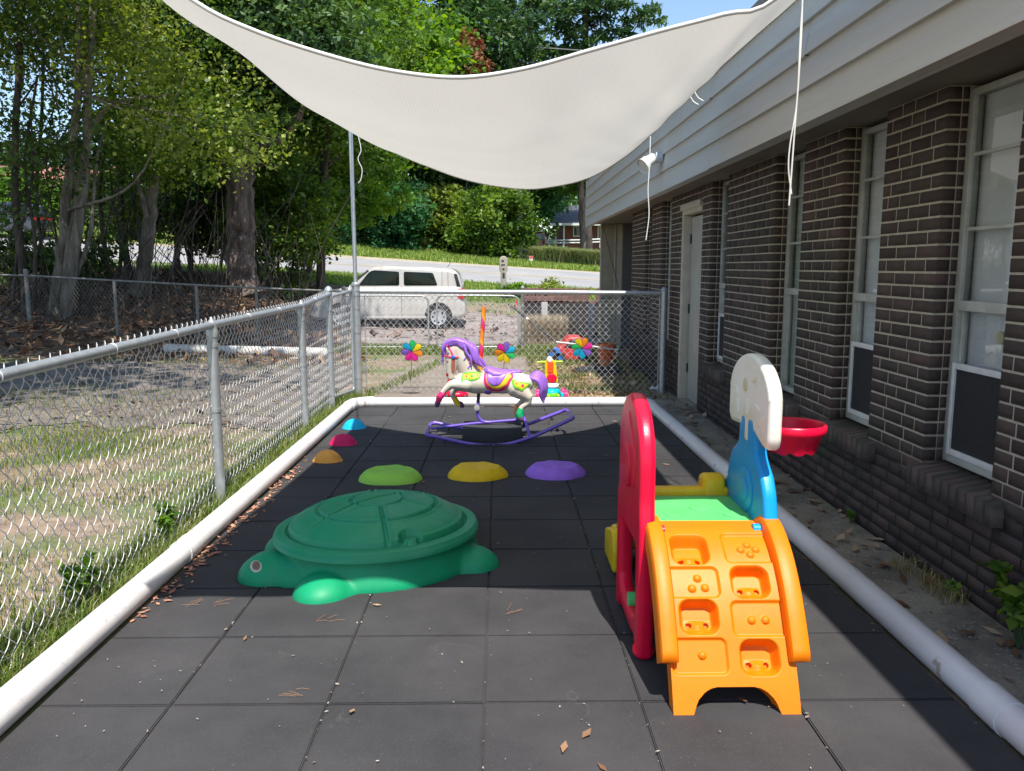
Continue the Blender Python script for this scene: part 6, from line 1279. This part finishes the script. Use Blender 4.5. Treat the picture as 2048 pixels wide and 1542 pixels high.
# --- beyond the road ---
far = [
 ('broad_tree', 'bright green broad tree rising above the sail, left of centre', 50, [(760, 500), (760, 350), (765, 200), (770, 60)], .35, [(640, 60, 4.2, 3.4), (760, 70, 4.0, 3.0), (830, 110, 2.6, 1.6, -2), (560, 120, 3.8, 3.0), (700, 160, 4.0, 2.4), (620, -30, 4, 3)], 40000, .27, LF_bright, 101, dict(clusters=30)),
 ('tall_tree', 'tall dark green tree behind the bright broad one', 62, [(900, 500), (895, 300), (890, 100), (900, -60)], .4, [(880, 20, 4.6, 3.6), (950, 80, 4.2, 3.0), (965, 20, 2.4, 2.8), (940, 140, 3.0, 2.0), (800, -20, 4.2, 3.5), (1000, 190, 2.6, 2.0), (1060, 230, 3, 2)], 40000, .30, LF_pine, 111, dict(clusters=26)),
 ('tall_tree', 'deep shaded tree directly above the pale car roof', 56, [(700, 490), (700, 300), (705, 200)], .35, [(700, 330, 3.6, 3.4), (620, 380, 3.6, 3.2), (800, 280, 3.8, 3.0), (560, 300, 4.0, 4.0), (880, 250, 3.8, 3.6)], 36000, .28, LF_dark, 121, dict(clusters=26)),
 ('round_bush', 'bushy cool green shrub behind the pole at the verge', 48.6, [(760, 495), (760, 450)], .08, [(745, 450, 1.5, 1.5), (790, 430, 1.7, 2.0), (720, 470, 1.2, 1.0), (770, 400, 1.6, 1.2)], 20000, .20, LF_cool, 131, dict(clusters=22)),
 ('round_bush', 'yellow topped shrub in the middle of the thicket across the road', 51, [(860, 500), (865, 440)], .08, [(860, 420, 1.5, 1.2), (890, 440, 1.4, 1.3), (835, 450, 1.3, 1.4), (905, 400, 1.1, .8)], 19000, .19, LF_olive, 141, dict(clusters=22)),
 ('round_bush', 'tall dark recessed shrub low in the thicket', 52.5, [(870, 510), (880, 480)], .08, [(870, 480, 2.4, 1.2), (930, 490, 2.0, 1.2), (800, 480, 1.8, .9)], 17000, .20, LF_dark, 146, dict(clusters=18)),
 ('round_tree', 'rounded green tree above the mailbox across the road', 49.5, [(985, 512), (985, 470), (990, 430)], .16, [(985, 440, 2.0, 1.8), (1018, 430, 1.4, 1.6), (950, 470, 1.4, 1.3), (1000, 480, 1.3, 1.2), (990, 405, 1.6, 1.0)], 32000, .19, LF_mid, 151, dict(clusters=28)),
 ('tall_tree', 'dark tree filling the gap between the thicket and the brick house', 58, [(1060, 500), (1062, 430), (1070, 380)], .22, [(1080, 400, 1.9, 1.3), (1035, 440, 1.4, 1.6), (1080, 350, 3.0, 2.0), (1000, 370, 3.4, 2.4), (930, 360, 3, 2.6)], 28000, .24, LF_cool, 161, dict(clusters=24)),
 ('tall_pine', 'open branched pine against blue sky above the right half of the sail', 60, [(1175, 470), (1172, 250), (1170, 120), (1168, -60)], .30, [(1155, 30, 1.9, .7), (1215, 18, 1.6, .5), (1150, 85, 1.4, .5), (1225, 72, 1.3, .4), (1290, 28, 1.2, .35), (1170, -40, 2.4, .8), (1125, 112, .8, .4), (1262, 50, .8, .3), (1110, 60, .7, .3)], 6500, .20, LF_pine, 171, dict(elong=2.4, clusters=9, tight=.2)),
 ('tall_pine', 'thin pine trunk rising left of the blue sky gap', 66, [(1065, 500), (1062, 300), (1060, 100), (1058, -60)], .24, [(1085, 20, 1.6, 1.2), (1045, 60, 1.3, 1.3), (1078, 100, .9, .7), (1050, -10, 1.8, 1.3)], 6000, .20, LF_pine, 181, dict(elong=2.2, clusters=10, tight=.24)),
 ('house_tree', 'rough grey trunked tree in front of the red brick house', 52, [(1168, 492), (1166, 440), (1163, 400), (1160, 350), (1155, 200)], .27, [(1150, 300, 3.0, 1.8), (1200, 270, 2.6, 1.6), (1130, 345, 2.2, 1.2, 2), (1250, 290, 2.2, 1.4)], 14000, .24, LF_mid, 191, dict(clusters=18)),
 ('dead_tree', 'brown dead vine hanging above the sail left of the utility pole', 54, [(935, 300), (930, 200), (925, 140), (915, 60)], .07, [(925, 110, 1.0, .8), (945, 140, 1.0, .7), (960, 150, .7, .5), (935, 80, .8, .7)], 3200, .22, LF_brown, 201, dict(clusters=12)),
 ('yellow_bush', 'sunlit yellow green bush behind the dark car at far left', 50, [(60, 480), (60, 440)], .08, [(30, 400, 2.0, 1.6), (90, 420, 2.0, 1.5), (150, 430, 1.6, 1.0)], 14000, .22, LF_bright, 211, dict(clusters=18)),
 ('far_tree', 'far tree closing the view at the left edge', 75, [(60, 420), (60, 350), (60, 300)], .4, [(30, 330, 5, 2.5), (330, 260, 4, 4), (420, 300, 5, 4)], 11000, .42, LF_dark, 221, dict(clusters=20)),
]
for (nm, lab, Y_, tr_, r_, bl_, n_, sz, lm, sd_, kw) in far: tree(nm, lab, Y_, tr_, r_, bl_, n_, sz, lm, BK2 if nm != 'house_tree' else BK3, sd_, 6, .6, G2, 'bush' if 'bush' in nm else 'tree', kw)
# wood closing the view, one mass
rng = np.random.default_rng(5); wb = []
for px in np.arange(480, 1120, 62): c = D(px+rng.uniform(-20, 20), 330, 82+rng.uniform(-4, 6)); wb.append((c.x, c.y, c.z-2.5, 4.2, 3, 6.5)); 
for px in np.arange(470, 930, 70): c = D(px, 130, 86); wb.append((c.x, c.y, c.z, 4.6, 3, 5.0))
for px in np.arange(1120, 1500, 80): c = D(px, 400, 92); wb.append((c.x, c.y, c.z-2, 5, 3, 4.5))
for px in np.arange(-160, 500, 80): c = D(px, 395, 90); wb.append((c.x, c.y, c.z, 5.5, 3, 4.2))
tag(crown('far_wood', wb, 60000, .5, LF_dark, None, 77, clusters=26, tight=.3, hollow=.0), kind='stuff')
# thicket undergrowth below the far trees
ub = []
for px in np.arange(640, 1030, 34): c = D(px, 497-12*max(0, (760-px)/120) if px < 760 else 500+(px-760)*.04, 53.5); ub.append((c.x, c.y, h1(c.x, 53.5)+.9, 1.5, 1.2, 1.3))
for px in np.arange(-60, 640, 60): c = D(px, 440, 56); ub.append((c.x, c.y, h1(c.x, 56)+1.0, 2.2, 1.2, 1.3))
tag(crown('undergrowth', ub, 34000, .2, LF_dark, None, 78, clusters=18, tight=.26, hollow=.1), kind='stuff')
# understorey of the wooded bank
vb = []
for px in np.arange(190, 640, 34): c = D(px, 500, 27.5); vb.append((c.x, c.y, h1(c.x, 27.5)+rng.uniform(1.7, 2.6), .9, .8, rng.uniform(.5, 1.0)))
for px in np.arange(-60, 240, 50): c = D(px, 560, 19.5); vb.append((c.x, c.y, h1(c.x, 19.5)+rng.uniform(.3, 1.2), .7, .6, .5))
tag(crown('understorey_leaves', vb, 30000, .11, LF_dark, None, 79, clusters=14, tight=.3, hollow=.0), kind='stuff')
# twigs and bare stems tangled on the bank
Vs, Fs_, n_ = [], [], 0
for k in range(230):
    px = rng.uniform(-40, 600); Y_ = rng.uniform(15.8, 25); g0_ = D(px, 600, Y_); x_, zz = g0_.x, h1(g0_.x, Y_); L_ = rng.uniform(.8, 3.2); d_ = np.array([rng.normal()*.35, rng.normal()*.3, 1]); P = smooth_path([(x_, Y_, zz), np.array([x_, Y_, zz])+d_*L_*.5+rng.normal(size=3)*.1, np.array([x_, Y_, zz])+d_*L_+rng.normal(size=3)*.3], 4)
    V, Fq = tube_np(P, .014*(1-.7*np.linspace(0, 1, len(P)))*rng.uniform(.5, 1.4), 4, closed_caps=False); Vs.append(V); Fs_.append(Fq+n_); n_ += len(V)
tag(link('saplings', np_mesh('saplings', np.vstack(Vs), np.vstack(Fs_)), BK2), kind='stuff')
print('trees done')

# grass, weeds, litter
def blades(nm, P, h, w_, m, seed, bend=.5, parent=None, kind='stuff', lean=None):
    rng = np.random.default_rng(seed); n = len(P); h = h*rng.uniform(.45, 1.25, n); a = rng.uniform(0, 2*np.pi, n); side = np.stack([np.cos(a), np.sin(a), 0*a], -1)*(w_*rng.uniform(.6, 1.2, n)/2)[:, None]
    b = a+np.pi/2+rng.normal(size=n)*.5; dirv = np.stack([np.cos(b), np.sin(b), 0*b], -1)*(h*bend*rng.uniform(0, 1, n))[:, None]
    if lean is not None: dirv += np.array(lean)*h[:, None]
    z = np.array([0, 0, 1.]); m1 = P+dirv*.3+z*(h*.55)[:, None]; tip = P+dirv+z*h[:, None]*(.95-.3*bend)
    V = np.stack([P-side, P+side, m1+side*.75, m1-side*.75, tip+side*.1, tip-side*.1], 1).reshape(-1, 3); k = np.arange(n)[:, None]*6
    Fq = np.vstack([k+np.array([[0, 1, 2, 3]]), k+np.array([[3, 2, 4, 5]])]); r_ = rng.uniform(0, 1, n); o = link(nm, np_mesh(nm, V, Fq, np.concatenate([r_, r_])), m, parent)
    if kind: tag(o, kind=kind)
    return o
GR_lawn = leafmat('lawn_blade', (.06, .10, .015), (.14, .22, .035), (.36, .33, .14), .35); GR_dry = leafmat('dry_blade', (.20, .17, .06), (.32, .30, .11), (.46, .38, .22), .35); GR_far = leafmat('verge_blade', (.11, .18, .025), (.22, .33, .05), (.40, .44, .14), .4)
def scatter(n, x0, x1, y0, y1, seed, fn=None):
    rng = np.random.default_rng(seed); x = rng.uniform(x0, x1, n); y = rng.uniform(y0, y1, n)
    if fn is not None: k = fn(x, y, rng); x, y = x[k], y[k]
    return np.column_stack([x, y, hgt(x, y)+.002])
pn = lambda x, y, s, o=0: (np.sin(x*s+o)+np.sin(y*s*1.3+o*2)+np.sin((x+y)*s*.7+o)+np.sin((x-y)*s*1.9+1))/4
blades('grass', scatter(60000, -5.5, -1.64, 1.6, 7.4, 1, lambda x, y, r: (pn(x, y, 3.1)+r.normal(size=len(x))*.25 > .05)), .055, .006, GR_lawn, 2)
blades('grass', scatter(20000, -1.9, -1.60, 1.5, 9.3, 3, lambda x, y, r: (pn(x*.2, y, 4)+r.normal(size=len(x))*.5 > -.25)), .13, .006, GR_lawn, 4, .7, lean=(.18, 0, 0))
blades('dry_grass', scatter(22000, -5.5, -1.64, 1.6, 9.3, 5, lambda x, y, r: (pn(x, y, 2.1, 2)+r.normal(size=len(x))*.3 > .1)), .05, .005, GR_dry, 6, .9)
# long wisps over the pipe
blades('grass', scatter(260, -1.68, -1.60, 2.2, 8.3, 7, lambda x, y, r: pn(x*0, y, 5)+r.normal(size=len(x))*.4 > .1), .24, .004, GR_lawn, 8, .6, lean=(.85, 0, -.1))
blades('grass', scatter(16000, .42, 1.95, 9.6, 15.5, 9, lambda x, y, r: (pn(x, y, 2.6, 1)+r.normal(size=len(x))*.3 > .12)), .085, .010, GR_lawn, 10)
blades('dry_grass', scatter(9000, .42, 1.95, 9.0, 15.8, 11), .05, .009, GR_dry, 12, .9)
blades('grass', scatter(15000, -3.2, 1.2, 14.0, 15.6, 13), .10, .012, GR_lawn, 14); blades('grass', scatter(5000, -1.7, -.9, 9.0, 13.2, 15, lambda x, y, r: np.abs(x-(-1.52+(y-9.2)*.16))+np.abs(r.normal(size=len(x)))*.06 < .12), .10, .009, GR_lawn, 16)
blades('grass', scatter(30000, -12, 8, 28.5, 33.9, 17, lambda x, y, r: (x > -9) | (r.uniform(size=len(x)) < .4)), .16, .035, GR_far, 18)
blades('grass', scatter(70000, -26, 7, 44.6, 52.5, 19), .26, .05, GR_far, 20)
# dry clump under the picket rail, tall ornamental grass by the house, weeds
P = scatter(7000, D(1046, 640, 17).x, D(1140, 640, 17).x, 16.2, 17.1, 21); tag(blades('dry_clump', P, .62, .014, leafmat('straw', (.30, .24, .16), (.46, .39, .28), (.55, .48, .36), .3), 22, .55, kind=None), 'clump of pale dry stalks under the brown picket rail', 'dry clump')
og = leafmat('tall_grass', (.10, .17, .06), (.20, .27, .11), (.42, .36, .20), .4)
for k, px in enumerate(range(1084, 1250, 23)):
    c = D(px, 525, 48.6); n = 2600; rg = np.random.default_rng(300+k); P = np.column_stack([c.x+rg.normal(size=n)*.26, 48.6+rg.normal(size=n)*.3, np.full(n, h1(c.x, 48.6))])
    lab = ['leftmost clump of tall grass, next to the red car', 'tall grass clump second from the red car', 'tall grass clump below the porch post of the brick house', 'tall grass clump under the window of the brick house', 'tall grass clump in front of the grey house tree trunk', 'tall grass clump touching the corner of the brick building', 'tall grass clump just hidden by the porch siding', 'tall grass clump behind the porch siding'][k]
    tag(blades('ornamental_grass', P, 1.3, .035, og, 310+k, 1.0, kind=None), lab, 'ornamental grass', 'ornamental grass clumps across the road')
def weed(px, Y, hh, n, m, lab, seed, w_=.4):
    c = D(px, 560, Y); g_ = h1(c.x, Y); t = thing('weed', lab, 'weed', (c.x, Y, g_)); rg = np.random.default_rng(seed)
    for k in range(5): tube('stem', smooth_path([(c.x+rg.normal()*w_*.1, Y, g_-.02), (c.x+rg.normal()*w_*.3, Y+rg.normal()*.1, g_+hh*.5), (c.x+rg.normal()*w_*.7, Y+rg.normal()*.15, g_+hh*rg.uniform(.8, 1.1))], 4), .008, BK2, t, 5)
    crown('leaves', [(c.x, Y, g_+hh*.55, w_, w_*.6, hh*.45)], n, .09 if Y > 20 else .05, m, t, seed, clusters=9, hollow=.1, tight=.3)
weed(1022, 29.5, .55, 1600, LF_bright, 'leafy weed tuft beside the mailbox', 401, .45); weed(1096, 29.0, .75, 2200, LF_olive, 'scrubby pale weed sticking up above the picket fence', 402, .55)
# plants by the wall
def rosette(x, y, hh, lab, seed, stems=7):
    g_ = -.008*y+.012; t = thing('weed_plant', lab, 'plant', (x, y, g_)); rg = np.random.default_rng(seed); PV = []
    for k in range(stems):
        a = rg.uniform(0, 6.28); tip = np.array([x-abs(math.cos(a))*hh*.35*rg.uniform(.2, 1), y+math.sin(a)*hh*.45, g_+hh*rg.uniform(.6, 1.05)]); S_ = smooth_path([(x, y, g_-.01), ((x+tip[0])/2, (y+tip[1])/2, g_+hh*.55), tip], 5); tube('stem', S_, .003, mat('stem_green', (.06, .11, .03), .7), t, 5)
        for q in S_[4:]:
            for _ in range(3): PV.append(q+rg.normal(size=3)*.004)
        for _ in range(9): PV.append(tip)
    V, Fq = leaf_quads(np.array(PV), (.046 if hh > .1 else .018) if x > 0 else .035, rg, 1.0, .8); link('leaves', np_mesh('leaves', V, Fq, rg.uniform(0, 1, len(Fq))), LF_mid if y < 3.3 and x > 0 else LF_bright, t)
rosette(1.93, 2.86, .27, 'large leafy weed growing against the brick wall at lower right', 501, 11); rosette(1.96, 3.34, .07, 'tiny green seedling at the wall foot beside the large weed', 502, 3); rosette(1.97, 4.42, .07, 'tiny green seedling at the wall foot under the second window', 503, 3)
P = scatter(260, 1.86, 1.98, 3.25, 3.75, 31); blades('dry_tuft', P+np.array([0, 0, .02]), .07, .005, GR_dry, 32, 1.0)
rosette(-1.72, 4.15, .22, 'broad leafed weed growing through the near fence', 504, 7); rosette(-1.74, 3.3, .20, 'leafy weed at the fence foot near the left edge', 505, 7)
# fallen leaves, chips and needles
def flakes(nm, P, size, m, seed, flat=.3, elong=1.8):
    rg = np.random.default_rng(seed); V, Fq = leaf_quads(P, size, rg, elong, 6.0); z0_ = np.repeat(P[:, 2], 4); V[:, 2] = z0_+np.abs(V[:, 2]-z0_)*flat+.003; tag(link(nm, np_mesh(nm, V, Fq, rg.uniform(0, 1, len(Fq))), m), kind='stuff')
LIT = leafmat('litter', (.12, .06, .035), (.30, .17, .09), (.50, .38, .26), .1, .8); CHP = leafmat('chips', (.16, .13, .10), (.28, .24, .20), (.45, .40, .36), .05, .9)
rg = np.random.default_rng(9)
Pm = scatter(55, -1.45, 1.45, 1.8, 8.6, 41); Pm[:, 2] += .016; flakes('fallen_leaves', Pm, .026, LIT, 42)
Pm = scatter(650, -1.47, 1.47, 1.6, 8.68, 43); Pm[:, 2] += .015; flakes('fallen_debris', Pm, .0055, CHP, 44)
xs_seam = np.array([-.055+.508*k for k in range(-2, 4)]); nS = 320; Ps = np.column_stack([rg.choice(xs_seam, nS)+rg.normal(size=nS)*.004, rg.uniform(1.6, 8.6, nS), np.zeros(nS)]); Ps[:, 2] = -.008*Ps[:, 1]+.0145; flakes('fallen_debris', Ps, .0075, CHP, 45)
Pp = np.column_stack([-1.485+np.abs(rg.normal(size=260))*.035, 3.1+3.0*rg.beta(1.4, 1.6, 260)+rg.normal(size=260)*.05, np.zeros(260)]); Pp[:, 2] = -.008*Pp[:, 1]+.016; flakes('fallen_leaves', Pp, .019, leafmat('red_litter', (.30, .12, .07), (.50, .24, .15), (.60, .36, .22), .1, .8), 46)
Pc = scatter(150, 1.62, 1.98, 2.0, 9.2, 47); Pc[:, 2] += .016; flakes('fallen_leaves', Pc, .045, LIT, 48, .45); Pc = scatter(1600, 1.6, 1.98, 1.5, 9.2, 49); Pc[:, 2] += .015; flakes('fallen_debris', Pc, .009, CHP, 50)
Pb = scatter(15000, -13, -2.2, 12.3, 27, 51, lambda x, y, r: x < -2.5-(y-15)*.2); flakes('leaf_litter', Pb, .085, leafmat('bank_litter', (.07, .035, .02), (.20, .11, .06), (.42, .28, .16), .1, .85), 52, .7)
Pv = scatter(2600, -12, -1.9, 7.2, 13, 57); Pv[:, 2] += .012; flakes('fallen_leaves', Pv, .045, leafmat('yard_litter', (.06, .045, .03), (.16, .11, .07), (.34, .26, .18), .1, .85), 58, .5)
blades('grass', scatter(26000, -12, -1.75, 7.0, 13.2, 59, lambda x, y, r: pn(x, y, 1.7, 3)+r.normal(size=len(x))*.12 > .30), .06, .008, GR_lawn, 60)
Pb = scatter(700, -4.6, 2.5, 17, 28, 53); Pb[:, 2] += .012; flakes('fallen_leaves', Pb, .12, leafmat('drive_litter', (.05, .03, .02), (.13, .07, .05), (.25, .15, .10), .1, .85), 54, .6)
Pb = scatter(1500, .4, 1.98, 9.0, 13.5, 55); flakes('leaf_litter', Pb, .05, LIT, 56, .5)
# pine needles in a few tufts on the mat
NV_, NF_, nn_ = [], [], 0
for (px, py) in ((370, 1212), (430, 1209), (650, 1238), (565, 1382), (1022, 1226)):
    c = G(px, py, .018)
    for k in range(4):
        a = rg.normal()*.5+.4; L_ = rg.uniform(.04, .08); p0 = np.array([c.x+rg.normal()*.02, c.y+rg.normal()*.015, c.z+.003]); P = np.array([p0, p0+[L_*.5*math.cos(a), L_*.5*math.sin(a), .004], p0+[L_*math.cos(a+.1), L_*math.sin(a+.1), .0]]); V, Fq = tube_np(P, .0007, 4, closed_caps=False); NV_.append(V); NF_.append(Fq+nn_); nn_ += len(V)
tag(link('pine_needles', np_mesh('pine_needles', np.vstack(NV_), np.vstack(NF_)), mat('needle_brown', (.34, .17, .09), .8)), kind='stuff')
print('vegetation done')
